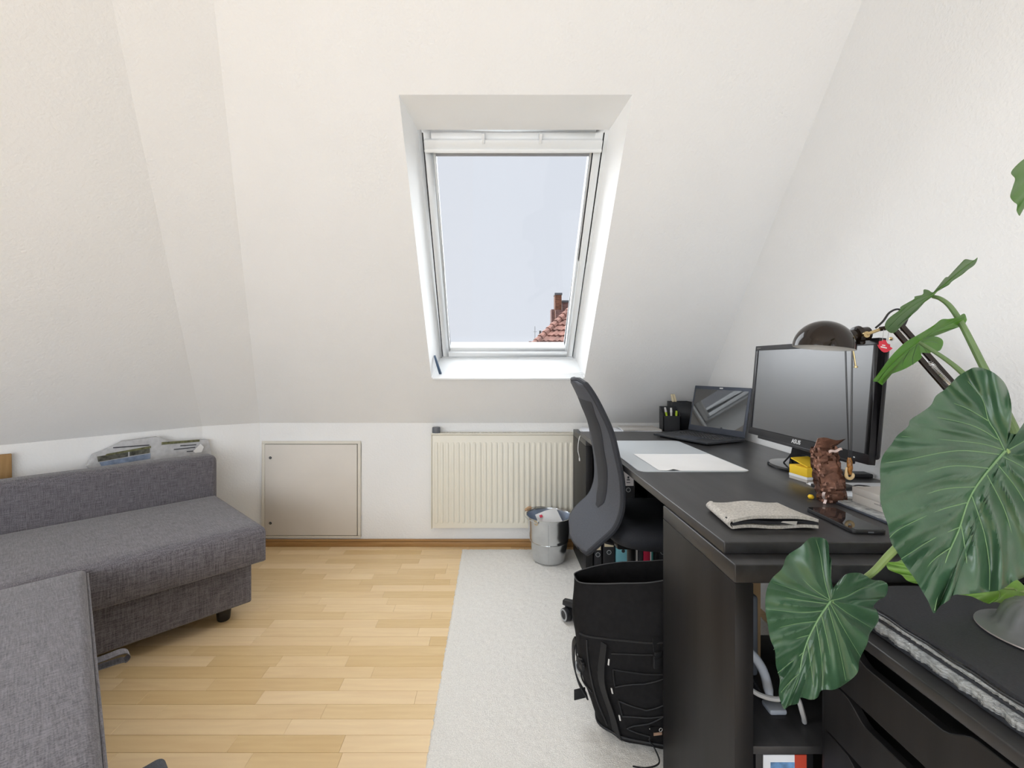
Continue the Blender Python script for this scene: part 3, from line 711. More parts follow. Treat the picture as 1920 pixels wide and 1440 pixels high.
def loop(v0, z, ln, drop):
    pts = [V(.77, v0, z), V(.62, v0, z + .006), V(.60 - ln*.6, v0+.004, z + .004), V(.60 - ln, v0+.006, z - drop), V(.60 - ln*.7, v0+.006, z - drop - .012), V(.60, v0+.004, z - drop - .006), V(.77, v0, z - drop)]
    pts = smooth_pts(pts, 5); T = SM(); mb = MB(T)
    vs = []; fs = []
    for i, p in enumerate(pts):
        for s in (-.016, .016): vs.append(p + V(0, s, 0))
        for s in (.016, -.016): vs.append(p + V(0, s, -.002))
    for i in range(len(pts)-1):
        for j in range(4): fs.append((i*4+j, i*4+(j+1) % 4, (i+1)*4+(j+1) % 4, (i+1)*4+j))
    return mb.add(vs, fs)
part(sofa, 'pull_loop', loop(-.53, .35, .035, .012), M['sofa'])
part(sofa, 'pull_loop', loop(-1.03, .33, .03, .014), M['chair_fabric'], label='dark fabric pull loop')

# newspaper parcel behind the sofa, leaning on the knee wall; brown board
wd = (Lk - Ak).normalized(); wn = V(wd.y, -wd.x, 0); wn = wn if wn.dot(V(1,-1,0)) > 0 else -wn
def wall_px(x, y, off):
    """pixel onto the left knee wall, off metres in front of it"""
    p0 = Ak + wn * off; r_ = V((x-CX)/F, 1, -(y-CY)/F); d = (p0 - V(0,0,CH)).dot(wn) / r_.dot(wn)
    return V(0,0,CH) + r_ * d
news = thing('wrapped_newspaper', 'bundle of newspapers in clear plastic wrap tucked behind the sofa back', 'newspaper', wall_px(280, 900, .06))
def wp_poly(pxs, off, th):
    lo = [wall_px(x, y, off) for x, y in pxs]; return MB().hexa(lo, [p + wn*th for p in lo])
pk = part(news, 'folded_sheets', wp_poly([(160,872),(172,851),(204,838),(228,826),(292,818),(318,828),(386,823),(392,848),(386,905),(190,905)], .02, .035), M['news'], smooth=False)
part(pk, 'photo_print', wp_poly([(182,856),(240,847),(240,856),(184,866)], .0565, .0012), M['news_dark'], smooth=False)
part(pk, 'photo_print', wp_poly([(186,867),(282,850),(282,860),(190,874)], .0565, .0010), M['news_blue'], smooth=False)
part(pk, 'colour_strip', wp_poly([(303,829),(374,824),(374,828),(303,834)], .0565, .0015), M['news_green'], smooth=False)
part(pk, 'colour_strip', wp_poly([(200,851),(283,836),(283,840),(196,855)], .0582, .0012), M['news_green'], smooth=False)
part(pk, 'photo_print', wp_poly([(243,846),(281,840),(281,849),(243,855)], .0565, .0012), M['news_dark'], smooth=False)
part(pk, 'headline_print', wp_poly([(212,838.5),(280,833.5),(280,835.5),(212,840.5)], .0565, .0015), M['ink'], smooth=False)
for (a, b, c, d) in ((338,835,368,833), (326,842,366,838), (350,846,372,844)):
    part(pk, 'headline_print', wp_poly([(a,b),(c,d),(c,d+1.6),(a,b+1.6)], .0565, .0012), M['ink'], smooth=False)
def wrap(u, v):
    x = 160 + 234*u; yt = lerp([(0,868),(.12,846),(.3,822),(.6,818),(1,822)], u)[0]
    p = wall_px(x, yt + (900-yt)*v, .066 + .006*math.sin(9*u+4*v) + .004*math.sin(23*u))
    return p
part(news, 'plastic_wrap', MB().grid(40, 10, wrap), M['plastic_wrap'])
part(news, 'address_sticker', wp_poly([(362,846),(376,832),(382,838),(378,848),(366,849)], .075, .0008), M['paper'], smooth=False)
single('wooden_board', wp_poly([(-60,857),(21,850),(22,905),(-60,915)], .01, .02), M['board'], 'brown wooden board standing behind the left end of the sofa', 'board', bevel=.002)

# ================================================================ SHELF UNITS + WORKTOP
def shelf_unit(name, label, x0, y0, z0=RGZ):
    W, D, Hh, t, ti = .77, .39, .758, .038, .016
    s = thing(name, label, 'shelf unit', (x0 + W/2, y0 + D/2, z0), 'open cube shelf units carrying the worktop')
    part(s, 'side_panel', MB().box(x0, x0+t, y0, y0+D, z0, z0+Hh-t), M['desk_x'], bevel=.0015)
    part(s, 'side_panel', MB().box(x0+W-t, x0+W, y0, y0+D, z0, z0+Hh-t), M['desk_x'], bevel=.0015)
    part(s, 'top_panel', MB().box(x0, x0+W, y0, y0+D, z0+Hh-t, z0+Hh), M['desk'], bevel=.0028, seg=3)
    part(s, 'bottom_panel', MB().box(x0+t, x0+W-t, y0, y0+D, z0, z0+t), M['desk'], bevel=.0015)
    zm = z0 + Hh/2
    part(s, 'shelf', MB().box(x0+t, x0+W-t, y0+.004, y0+D-.004, zm-ti/2, zm+ti/2), M['desk'], bevel=.001)
    for za, zb_ in ((z0+t, zm-ti/2), (zm+ti/2, z0+Hh-t)):
        part(s, 'divider', MB().box(x0+W/2-ti/2, x0+W/2+ti/2, y0+.004, y0+D-.004, za, zb_), M['desk_x'], bevel=.001)
    return s
NX, NY, FX, FY = .489, .921, .503, 2.475
shelf_unit('cube_shelf', 'black-brown cube shelf under the near end of the worktop', NX, NY)
shelf_unit('cube_shelf', 'black-brown cube shelf holding ring binders by the radiator', FX, FY)
KT = RGZ + .758; DT = KT + .026
mb = MB().box(.493, 1.272, .972, 2.588, KT + .0005, DT)
desk = single('worktop', mb, M['desk'], 'long black-brown worktop laid across the two cube shelves', 'desk', bevel=.0032, seg=3)

# drawer unit, its fronts facing the room (-X)
UX0, UX1, UY0, UY1, UZ = .648, 1.228, .535, .897, .700
du = thing('drawer_unit', 'black-brown drawer unit with scooped drawer handles beside the plant', 'drawer unit', ((UX0+UX1)/2, (UY0+UY1)/2, 0))
t = .018
part(du, 'top_panel', MB().box(UX0-.004, UX1, UY0, UY1, UZ-.02, UZ), M['desk'], bevel=.0028, seg=3)
part(du, 'side_panel', MB().box(UX0, UX1, UY0, UY0+t, .012, UZ-.02), M['desk_x'], bevel=.001)
part(du, 'side_panel', MB().box(UX0, UX1, UY1-t, UY1, .012, UZ-.02), M['desk_x'], bevel=.001)
part(du, 'back_panel', MB().box(UX1-.01, UX1, UY0+t, UY1-t, .012, UZ-.02), M['desk_x'])
part(du, 'plinth', MB().box(UX0+.02, UX1-.01, UY0+t, UY1-t, .013, .05), M['desk_x'])
hs = [.105, .105, .13, .13, .135]; zt = UZ - .026
fy0, fy1 = UY0 + .022, UY1 - .012
for h in hs:
    zb_ = zt - h + .004
    poly = [(fy0, zb_), (fy1, zb_), (fy1, zt)]
    c = (fy0 + fy1)/2; w_ = .115
    for i in range(0, 25):
        s = i/24; y = c + w_ - 2*w_*s; k = min(1, min(s, 1-s)/.22); k = k*k*(3-2*k)
        poly.append((y, zt - .024*k))
    poly.append((fy0, zt))
    d_ = part(du, 'drawer', MB().prism(poly, lambda a, b, h_: V(h_, a, b), UX0 - .003, UX0 + .012), M['desk_x'], bevel=.0012, seg=1)
    part(d_, 'drawer_box', MB().box(UX0+.06, UX1-.03, fy0+.012, fy1-.012, zb_+.004, zb_+.008).box(UX0+.06, UX0+.07, fy0+.012, fy1-.012, zb_+.008, zt-.035), M['black_plastic'], smooth=False)
    zt -= h
for zf in (.0015,):
    mbf = MB()
for (a, b) in ((UX0+.04, UY0+.04), (UX0+.04, UY1-.04), (UX1-.04, UY0+.04), (UX1-.04, UY1-.04)):
    part(du, 'foot', MB().box(a-.02, a+.02, b-.02, b+.02, .0135, .0145), M['black_plastic'])

# ================================================================ OFFICE CHAIR
ccx, ccy = .578, 1.905
ch = thing('office_chair', 'black swivel office chair with curved mesh back pushed under the desk', 'chair', (ccx, ccy, RGZ))
bprof = [(.452,.325),(.475,.335),(.52,.372),(.57,.425),(.62,.448),(.68,.456),(.75,.452),(.83,.438),(.92,.418),(1.0,.385),(1.06,.355),(1.11,.325)]
wprof = [(.452,.115),(.456,.15),(.468,.185),(.495,.208),(.58,.218),(.70,.218),(.85,.205),(.98,.185),(1.06,.165),(1.09,.145),(1.105,.115),(1.11,.06)]
def bp3(s, t, off=0, ws=1.0, z0=.452, z1=1.11):
    z = z0 + (z1 - z0) * t; xx = curve(bprof, z); w = curve(wprof, z) * ws; q = 2*s - 1
    e = .01
    dx = (curve(bprof, min(z+e,1.11)) - curve(bprof, max(z-e,.452))) / (2*e)
    nx, nz = 1/math.hypot(1, dx), -dx/math.hypot(1, dx)
    return V(xx + .015*q*q + nx*off, ccy + q*w, z + nz*off)
part(ch, 'back_shell', MB().sheet(22, 60, lambda s, t: bp3(s, t), lambda s, t: V(.014, 0, 0)), M['chair_fabric'], ang=60)
part(ch, 'back_cushion', MB().sheet(20, 50, lambda s, t: bp3(s, .02 + .96*t, .014, .96), lambda s, t: V(.003 + .009*min(1, 6*min(s,1-s))*min(1, 8*min(t,1-t)), 0, 0)), M['chair_mesh'], ang=60)
def spine(s, t):
    w = lerp([(0,.10),(.08,.30),(.5,.46),(.85,.62),(1,.80)], t)[0]
    return bp3(.5 + (s-.5)*w, .20 + .68*t, -.001)
part(ch, 'back_spine', MB().sheet(12, 40, spine, lambda s, t: V(-.006*min(1, 8*min(s,1-s)) * min(1, 10*min(t,1-t)) - .0006, 0, 0)), M['chair_mesh'], ang=60, label='dark recessed mesh panel on the back')
part(ch, 'back_rim', MB().tube([bp3(0, t/40, .010) for t in range(41)] + [bp3(s/10, 1, .010) for s in range(1,10)] + [bp3(1, 1-t/40, .010) for t in range(41)] + [bp3(1-s/10, 0, .010) for s in range(1,10)], .011, 8), M['chair_mesh'])
# seat
def seat(ring_z, ins, n=48):
    out = []
    for k in range(n):
        a = 2*math.pi*k/n; ca, sa = math.cos(a), math.sin(a); p = 2/3.6
        out.append(V(ccx + .115 + (.245 - ins)*abs(ca)**p*math.copysign(1, ca), ccy + (.245 - ins)*abs(sa)**p*math.copysign(1, sa), ring_z))
    return out
rings = [seat(.470,.10), seat(.474,.04), seat(.487,.012), seat(.51,0), seat(.535,.004), seat(.552,.02), seat(.560,.05), seat(.556,.12), seat(.552,.2)]
vs = [p for r_ in rings for p in r_]; nn = 48; fs = []
for i in range(len(rings)-1):
    for j in range(nn): fs.append((i*nn+j, i*nn+(j+1) % nn, (i+1)*nn+(j+1) % nn, (i+1)*nn+j))
fs += [tuple(range(nn))[::-1], tuple(range((len(rings)-1)*nn, len(rings)*nn))]
part(ch, 'seat', MB().add(vs, fs), M['chair_seat'], ang=70)
part(ch, 'back_arm', MB().tube(smooth_pts([V(ccx+.05,ccy,.45), V(ccx-.06,ccy,.435), V(.43,ccy,.47), V(.455,ccy,.56), V(.475,ccy,.66)], 5), .018, 10), M['black_plastic'])
part(ch, 'mechanism', MB().box(ccx-.08, ccx+.12, ccy-.07, ccy+.07, .425, .468), M['black_plastic'], bevel=.012)
part(ch, 'gas_column', MB().lathe([(.027,.10),(.027,.25),(.018,.25),(.018,.43)], Matrix.Translation((ccx,ccy,0)), 20), M['black_plastic'])
part(ch, 'hub', MB().lathe([(.0,.075),(.042,.075),(.046,.09),(.042,.125),(.03,.135),(0,.135)], Matrix.Translation((ccx,ccy,0)), 24), M['black_plastic'])
for k in range(5):
    a = math.radians(144 + 72*k); d = V(math.cos(a), math.sin(a), 0); nn_ = V(-d.y, d.x, 0); c0 = V(ccx, ccy, 0)
    def P(r, s, z): return c0 + d*r + nn_*s + V(0,0,z)
    leg = part(ch, 'star_leg', MB().hexa([P(.03,-.024,.082), P(.315,-.016,.078), P(.315,.016,.078), P(.03,.024,.082)], [P(.03,-.022,.128), P(.315,-.013,.100), P(.315,.013,.100), P(.03,.022,.128)]), M['black_plastic'], bevel=.004)
    wa = a + math.radians((60, 10, 100, 40, 80)[k]); wdv = V(math.cos(wa), math.sin(wa), 0)
    cc = c0 + d*.300 + V(0,0,RGZ + .030) + V(-wdv.y, wdv.x, 0)*.012
    R_ = axes(cc, V(-wdv.y, wdv.x, 0), V(0,0,1), wdv)
    c1 = part(leg, 'caster', MB().lathe([(0,-.024),(.024,-.024),(.028,-.020),(.029,-.004),(.022,-.003),(.022,.003),(.029,.004),(.028,.020),(.024,.024),(0,.024)], R_, 24).tube([c0 + d*.300 + V(0,0,.045), c0 + d*.300 + V(0,0,.085)], .008, 10), M['black_plastic'])
    mbr = MB()
    for s in (-1, 1): mbr.lathe([(.019, .0242*s), (.0255, .0232*s), (.0255, .0252*s), (.019, .0252*s), (.019,.0242*s)], R_, 24, caps=False)
    part(leg, 'caster_ring', mbr, M['caster_ring'])
# ================================================================ BINDERS IN THE FAR SHELF
ZL0 = RGZ + .038; ZM = RGZ + .379; ZU0 = ZM + .008
def binder(x0, wd, z0, h, col, lab, labcol=None, lz=None, hole=None, ring='caster_ring', depth=.27, y0=FY + .018, name='ring_binder', cat='binder', marks=False):
    b = thing(name, lab, cat, (x0 + wd/2, y0 + depth/2, z0), 'ring binders in the far cube shelf')
    part(b, 'binder_cover', MB().box(x0, x0+wd, y0, y0+depth, z0+.0005, z0+h), M[col], bevel=.002)
    if labcol: 
        l_ = part(b, 'spine_label', MB().box(x0+wd*.10, x0+wd*.90, y0-.0012, y0+.001, lz[0], lz[1]), M[labcol], smooth=False)
        if marks:
            c = x0 + wd/2; zz = lz[0]
            part(l_, 'label_print', MB().box(c-.010, c+.010, y0-.0018, y0-.0011, zz+.016, zz+.020).box(c-.008, c+.008, y0-.0018, y0-.0011, zz+.030, zz+.036).box(c-.005, c+.005, y0-.0018, y0-.0011, zz+.040, zz+.052), M['ink'], smooth=False)
    if hole:
        T = axes(V(x0+wd/2, y0-.001, hole), V(1,0,0), V(0,0,1), V(0,-1,0))
        part(b, 'finger_hole', MB().lathe([(0,0),(.0095,0),(.0095,.0008),(0,.0008)], T, 24), M['gap'])
        if ring: part(b, 'hole_ring', MB().lathe([(.0095,0),(.0125,0),(.0125,.0016),(.0095,.0016),(.0095,0)], T, 24, caps=False), M[ring])
    return b
def bxp(px, d=FY + .02): return (px - CX) / F * d
binder(bxp(1114), .040, ZL0, .318, 'binder_black', 'narrow black binder with long cream label, lower row nearest the radiator', 'label_cream', (.160, .27), .135)
binder(bxp(1131), .062, ZL0, .318, 'binder_black', 'wide black binder with short cream label beside the turquoise one', 'label_cream', (.178, .30), .148)
binder(bxp(1155), .078, ZL0, .318, 'binder_teal', 'turquoise ring binder on the lower shelf', None, None, .155, None)
binder(bxp(1183.5), .018, ZL0, .29, 'binder_black', 'thin black folder right of the turquoise binder', name='folder', cat='folder')
binder(bxp(1190), .017, ZL0, .30, 'binder_grey', 'thin grey folder standing between black folders', name='folder', cat='folder')
binder(bxp(1197), .026, ZL0, .31, 'binder_black', 'narrow black folder left of the red folder', name='folder', cat='folder')
binder(bxp(1206.5), .036, ZL0, .30, 'binder_red', 'red folder with white edge on the lower shelf', name='folder', cat='folder')
binder(bxp(1219.5), .005, ZL0, .30, 'paper', 'thin white booklet between red and dark green folders', name='booklet', cat='booklet')
binder(bxp(1221.3), .010, ZL0, .30, 'binder_green', 'thin dark green folder next to the red one', name='folder', cat='folder')
xR = FX + .77/2 + .010
binder(xR, .060, ZL0, .318, 'binder_black', 'black binder in the lower right compartment, partly hidden by the desk side', 'label_cream', (.20, .30), .148)
binder(xR + .064, .060, ZL0, .318, 'binder_black', 'black binder farthest right on the lower shelf', 'label_cream', (.20, .30), .148)
binder(bxp(1117), .075, ZU0, .318, 'binder_black', 'black binder behind the chair back on the upper shelf', None, None, .49)
binder(bxp(1146), .042, ZU0, .318, 'binder_black', 'black binder with narrow white label right beside the chair back', 'label_white', (.520, .66), .478, marks=True)
binder(bxp(1165.5), .072, ZU0, .318, 'binder_black', 'black binder with white label showing a small dark emblem', 'label_white', (.512, .66), .490, marks=True)
binder(xR, .075, ZU0, .318, 'binder_black', 'black binder on the upper shelf cut by the desk edge', 'label_white', (.512, .66), .490)

# ================================================================ ON THE FAR SHELF TOP / WORKTOP END
def flat_stack(name, label, cat, pts, z0, layers, ms, jit=.004, hk=1):
    s = thing(name, label, cat, (sum(p[0] for p in pts)/4, sum(p[1] for p in pts)/4, z0)); z = z0 + .0005
    for i in range(layers):
        j = [(p[0] + random.uniform(-jit, jit), p[1] + random.uniform(-jit, jit)) for p in pts]; h = (.002 + .0015*(i % 2))*hk
        part(s, 'sheet', MB().hexa([V(a, b, z) for a, b in j], [V(a, b, z+h) for a, b in j]), M[ms[i % len(ms)]], smooth=False); z += h + .0002
    return s
flat_stack('paper_pile', 'flat white papers on the shelf end by the radiator', 'papers', [(.52,2.62),(.76,2.63),(.75,2.82),(.53,2.80)], KT, 4, ['paper','paper_cool'], .006, 1.6)
flat_stack('magazine_stack', 'small stack of white and grey magazines behind the laptop', 'magazines', [(.755,2.605),(.962,2.60),(.962,2.76),(.77,2.775)], KT, 6, ['grey_box','paper_cool','paper_cool','paper','paper_cool'], .012, 2.0)
# pen holder
ph = thing('pen_holder', 'dark stepped desk organiser holding pens behind the laptop', 'pen holder', (1.06, 2.68, KT))
def openbox(x0, x1, y0, y1, z0, z1, t=.004):
    mb = MB().box(x0, x1, y0, y1, z0, z0+t)
    mb.box(x0, x0+t, y0, y1, z0+t, z1); mb.box(x1-t, x1, y0, y1, z0+t, z1); mb.box(x0+t, x1-t, y0, y0+t, z0+t, z1); mb.box(x0+t, x1-t, y1-t, y1, z0+t, z1); return mb
lx0, lx1, ly0, ly1, lz0, lzf, lzb, lt_ = .985, 1.085, 2.635, 2.700, KT+.001, KT+.108, KT+.160, .004
lc = MB().box(lx0, lx1, ly0, ly0+lt_, lz0, lzf).box(lx0, lx1, ly1-lt_, ly1, lz0, lzb).box(lx0, lx1, ly0, ly1, lz0, lz0+lt_)
for xa in (lx0, lx1-lt_): lc.hexa([V(xa,ly0,lz0), V(xa,ly1,lz0), V(xa,ly1,lzb), V(xa,ly0,lzf)], [V(xa+lt_,ly0,lz0), V(xa+lt_,ly1,lz0), V(xa+lt_,ly1,lzb), V(xa+lt_,ly0,lzf)])
part(ph, 'low_compartment', lc, M['dark_plastic'], smooth=False)
part(ph, 'tall_compartment', openbox(1.060, 1.180, 2.702, 2.775, KT+.001, KT+.185), M['dark_plastic'], bevel=.001)
part(ph, 'base_tray', MB().box(.980, 1.185, 2.632, 2.778, KT+.0003, KT+.004), M['dark_plastic'])
def pen(x, y, z0, dx, dy, L, r, m, cap, lab, name='marker_pen'):
    a = V(x, y, z0); b = a + V(dx, dy, math.sqrt(max(1e-6, L*L-dx*dx-dy*dy)))
    p = thing(name, lab, 'pen', a, 'pens in the organiser'); k = a + (b-a)*.82
    part(p, 'barrel', MB().tube([a, k], r, 10), M[m]); part(p, 'cap', MB().tube([k, b], [r*1.15, r*.9], 10), M[cap])
pen(1.030, 2.66, KT+.008, -.026, .0, .150, .006, 'pen_green', 'label_white', 'light green highlighter with white cap leaning left in the organiser')
pen(1.045, 2.665, KT+.008, -.004, .0, .145, .006, 'label_white', 'paper', 'white pen upright in the middle of the organiser')
pen(1.066, 2.660, KT+.008, .006, .002, .128, .006, 'pen_green', 'pen_green', 'short bright green highlighter at the right of the organiser')
pen(1.115, 2.73, KT+.008, -.045, .0, .225, .007, 'label_cream', 'label_cream', 'pale wooden stick at the left in the tall compartment', 'wooden_stick')
pen(1.135, 2.735, KT+.008, -.050, .0, .225, .007, 'label_cream', 'label_cream', 'pale wooden stick at the right in the tall compartment', 'wooden_stick')

# white charging cable hanging over the shelf end
pts = [V(.62,2.66,KT+.0105), V(.53,2.60,KT+.013), V(.497,2.592,KT+.004), V(.484,2.583,KT-.03), V(.478,2.57,KT-.075), V(.482,2.56,KT-.105), V(.484,2.557,KT-.118)]
cab = thing('charging_cable', 'thin white charging cable hanging over the corner of the shelf', 'cable', (.49, 2.59, KT-.12))
part(cab, 'cord', MB().tube(smooth_pts(pts, 6), .0018, 8), M['cable_white'])
part(cab, 'plug', MB().tube([pts[-1], pts[-1] + V(.001,-.001,-.017)], .0036, 8), M['cable_white'])

# ================================================================ LAPTOP
la = V(math.sin(math.radians(26)), -math.cos(math.radians(26)), 0)         # along the hinge, left to right as the user sees it is reversed
lf = V(-math.cos(math.radians(26)), -math.sin(math.radians(26)), 0)        # from hinge to front edge
LO = V(1.085, 2.53, DT)                   # rear-left corner (as seen)
lt = thing('laptop', 'open dark grey laptop whose glossy screen mirrors the roof window', 'laptop', LO)
def LP(a, b, z): return LO + la*a + lf*b + V(0,0,z)
LW, LD = .335, .262
mb = MB().hexa([LP(0,0,.004), LP(LW,0,.004), LP(LW,LD,.006), LP(0,LD,.006)], [LP(0,0,.019), LP(LW,0,.019), LP(LW,LD,.015), LP(0,LD,.015)])
part(lt, 'base', mb, M['laptop_dark'], bevel=.002)
def deckz(b): return .019 - .004*b/LD
kb = MB()
for r_ in range(6):
    for c_ in range(14):
        a0 = .028 + c_*.0202; b0 = .045 + r_*.0185
        kb.hexa([LP(a0,b0,deckz(b0)), LP(a0+.0165,b0,deckz(b0)), LP(a0+.0165,b0+.015,deckz(b0+.015)), LP(a0,b0+.015,deckz(b0+.015))], [LP(a0+.001,b0+.001,deckz(b0)+.002), LP(a0+.0155,b0+.001,deckz(b0)+.002), LP(a0+.0155,b0+.014,deckz(b0+.014)+.002), LP(a0+.001,b0+.014,deckz(b0+.014)+.002)])
part(lt, 'keyboard', kb, M['black_plastic'], kind='stuff', smooth=False)
part(lt, 'speaker_strip', MB().hexa([LP(.03,.022,deckz(.02)), LP(.31,.022,deckz(.02)), LP(.31,.034,deckz(.03)), LP(.03,.034,deckz(.03))], [LP(.03,.022,deckz(.02)+.0008), LP(.31,.022,deckz(.02)+.0008), LP(.31,.034,deckz(.03)+.0008), LP(.03,.034,deckz(.03)+.0008)]), M['black_plastic'], smooth=False)
part(lt, 'touchpad', MB().hexa([LP(.12,.17,deckz(.17)), LP(.24,.17,deckz(.17)), LP(.24,.245,deckz(.245)), LP(.12,.245,deckz(.245))], [LP(.12,.17,deckz(.17)+.0006), LP(.24,.17,deckz(.17)+.0006), LP(.24,.245,deckz(.245)+.0006), LP(.12,.245,deckz(.245)+.0006)]), M['laptop'], smooth=False)
for a in (.03, LW-.03):
    for b in (.03, LD-.03): part(lt, 'rubber_foot', MB().hexa([LP(a-.01,b-.004,.0004), LP(a+.01,b-.004,.0004), LP(a+.01,b+.004,.0004), LP(a-.01,b+.004,.0004)], [LP(a-.01,b-.004,.006), LP(a+.01,b-.004,.006), LP(a+.01,b+.004,.006), LP(a-.01,b+.004,.006)]), M['black_plastic'], smooth=False)
tilt = math.radians(13); up = (V(0,0,1)*math.cos(tilt) - lf*math.sin(tilt)); nf = (lf*math.cos(tilt) + V(0,0,1)*math.sin(tilt))
def LS(a, h, n=0): return LO + V(0,0,.020) + la*a + lf*.004 + up*h + nf*n
def lbox(a0, a1, h0, h1, n0, n1): return MB().hexa([LS(a0,h0,n0), LS(a1,h0,n0), LS(a1,h1,n0), LS(a0,h1,n0)], [LS(a0,h0,n1), LS(a1,h0,n1), LS(a1,h1,n1), LS(a0,h1,n1)])
lid = part(lt, 'lid', lbox(0, LW, 0, .250, -.007, 0), M['laptop'], bevel=.003)
part(lid, 'screen', lbox(.012, LW-.012, .030, .232, 0, .0012), M['screen_gloss'], smooth=False)
part(lid, 'maker_badge', lbox(LW/2-.010, LW/2+.010, .238, .244, 0, .0008), M['logo_white'], smooth=False)

# ================================================================ DESK MAT, PAPER
def rrect(x0, x1, y0, y1, r, n=6):
    out = []
    for cx, cy, a0 in ((x1-r, y0+r, -90), (x1-r, y1-r, 0), (x0+r, y1-r, 90), (x0+r, y0+r, 180)):
        for i in range(n+1):
            a = math.radians(a0 + 90*i/n); out.append((cx + r*math.cos(a), cy + r*math.sin(a)))
    return out
single('desk_mat', MB().prism(rrect(.517, .912, 1.605, 2.255, .03), lambda a, b, h: V(a, b, h), DT + .0004, DT + .003), M['mat_clear'], 'pale translucent desk mat with rounded corners on the worktop', 'desk mat', smooth=False)
def curl(u, v):
    x = .588 + .318*u; y = 1.612 + .30*v
    z = DT + .0036 + .006*max(0, 1 - abs(u-.16)/.07) * max(0, .12 - v)/.12 + .004*max(0, .2-u)
    return V(x, y, z)
single('drawing_sheet', MB().sheet(40, 30, curl, lambda u, v: V(0, 0, .0004)), M['paper'], 'large white sheet lying on the desk mat with a curled near edge', 'paper')

# ================================================================ MONITOR
mo = thing('computer_monitor', 'black flat computer monitor on an oval foot facing the chair', 'monitor', (1.12, 1.60, DT))
MT = math.atan2(.030, .34)
def MP(y, h, n=0):    # y world, h up the tilted face, n towards the viewer side (-X)
    return V(.998 + math.sin(MT)*h - math.cos(MT)*n, y, .908 + math.cos(MT)*h + math.sin(MT)*n)
MY0, MY1, MH = 1.212, 1.782, .341
def mbox(y0, y1, h0, h1, n0, n1): return MB().hexa([MP(y0,h0,n0), MP(y1,h0,n0), MP(y1,h1,n0), MP(y0,h1,n0)], [MP(y0,h0,n1), MP(y1,h0,n1), MP(y1,h1,n1), MP(y0,h1,n1)])
part(mo, 'rear_shell', mbox(MY0+.01, MY1-.01, .012, MH-.01, -.045, -.018), M['monitor'], bevel=.010, seg=3)
bz = mbox(MY0, MY1, 0, .026, -.02, 0)
for a in ((MY0, MY1, MH-.017, MH), (MY0, MY0+.017, .026, MH-.017), (MY1-.017, MY1, .026, MH-.017)):
    q = mbox(a[0], a[1], a[2], a[3], -.02, 0); bz.add(q.v, q.f)
bez = part(mo, 'bezel', bz, M['monitor'], bevel=.0015)
part(mo, 'screen', mbox(MY0+.017, MY1-.017, .026, MH-.017, -.019, -.003), M['screen'], smooth=False)
ac = mbox(MY0+.06, MY1-.06, -.010, .001, -.016, -.002)
part(mo, 'lower_lip', ac, M['monitor'], bevel=.003)
ymid = (MY0 + MY1)/2 - .02
T = axes(MP(ymid+.025, .0125, .0004), V(0,-1,0), V(math.sin(MT),0,math.cos(MT)), V(-math.cos(MT),0,math.sin(MT)))
part(bez, 'maker_lettering', text_mb('ASUS', .019, T, .0003, .1, .0004), M['logo_white'], smooth=False)
T = axes(MP(MY1-.024, MH-.0085, .0004), V(0,-1,0), V(math.sin(MT),0,math.cos(MT)), V(-math.cos(MT),0,math.sin(MT)))
part(bez, 'corner_mark', text_mb('o ----', .010, T, .0002), M['grey_box'], smooth=False)
part(bez, 'power_light', mbox(MY0+.045, MY0+.050, .010, .013, 0, .0006), M['logo_white'], smooth=False)
part(mo, 'neck', MB().hexa([V(1.095,1.57,DT+.012), V(1.125,1.57,DT+.012), V(1.125,1.69,DT+.012), V(1.095,1.69,DT+.012)], [V(1.050,1.46,.96), V(1.075,1.46,.96), V(1.075,1.58,.96), V(1.050,1.58,.96)]), M['gloss_black'], bevel=.004)
part(mo, 'foot', MB().lathe([(0,DT+.0006),(1,DT+.0006),(1,DT+.006),(.95,DT+.011),(.70,DT+.013),(0,DT+.0145)], Matrix.Translation((1.13, 1.67, 0)), 48, .10, .125), M['gloss_black'])
pts = smooth_pts([MP(1.60,.004,-.03), aty(1484, 830, 1.62), aty(1487, 846, 1.66), V(1.085,1.70,DT+.014)], 6)
part(mo, 'signal_cable', MB().tube(pts, .003, 8), M['black_plastic'])

# ================================================================ SMALL THINGS ON THE WORKTOP
# yellow sticky notes box
sn = thing('sticky_note_block', 'yellow and white sticky note block beside the chocolate wrapper', 'sticky notes', (1.035, 1.498, DT))
part(sn, 'note_pack', MB(at(1.035,1.498,0,.15)).box(-.036,.036,-.036,.036, DT+.018, DT+.046), M['yellow'], bevel=.001)
part(sn, 'white_band', MB(at(1.035,1.498,0,.15)).box(-.0365,.0365,-.0365,.0365, DT+.010, DT+.0178), M['paper_cool'])
part(sn, 'grey_base', MB(at(1.035,1.498,0,.15)).box(-.036,.036,-.036,.036, DT+.0005, DT+.0098), M['grey_box'])
part(sn, 'loose_note', MB(at(1.04,1.505,0,.25)).sheet(8, 6, lambda u, v: V(-.036+.072*u, -.03+.06*v, DT+.047+.018*v), lambda u, v: V(0,0,.004)), M['yellow'])
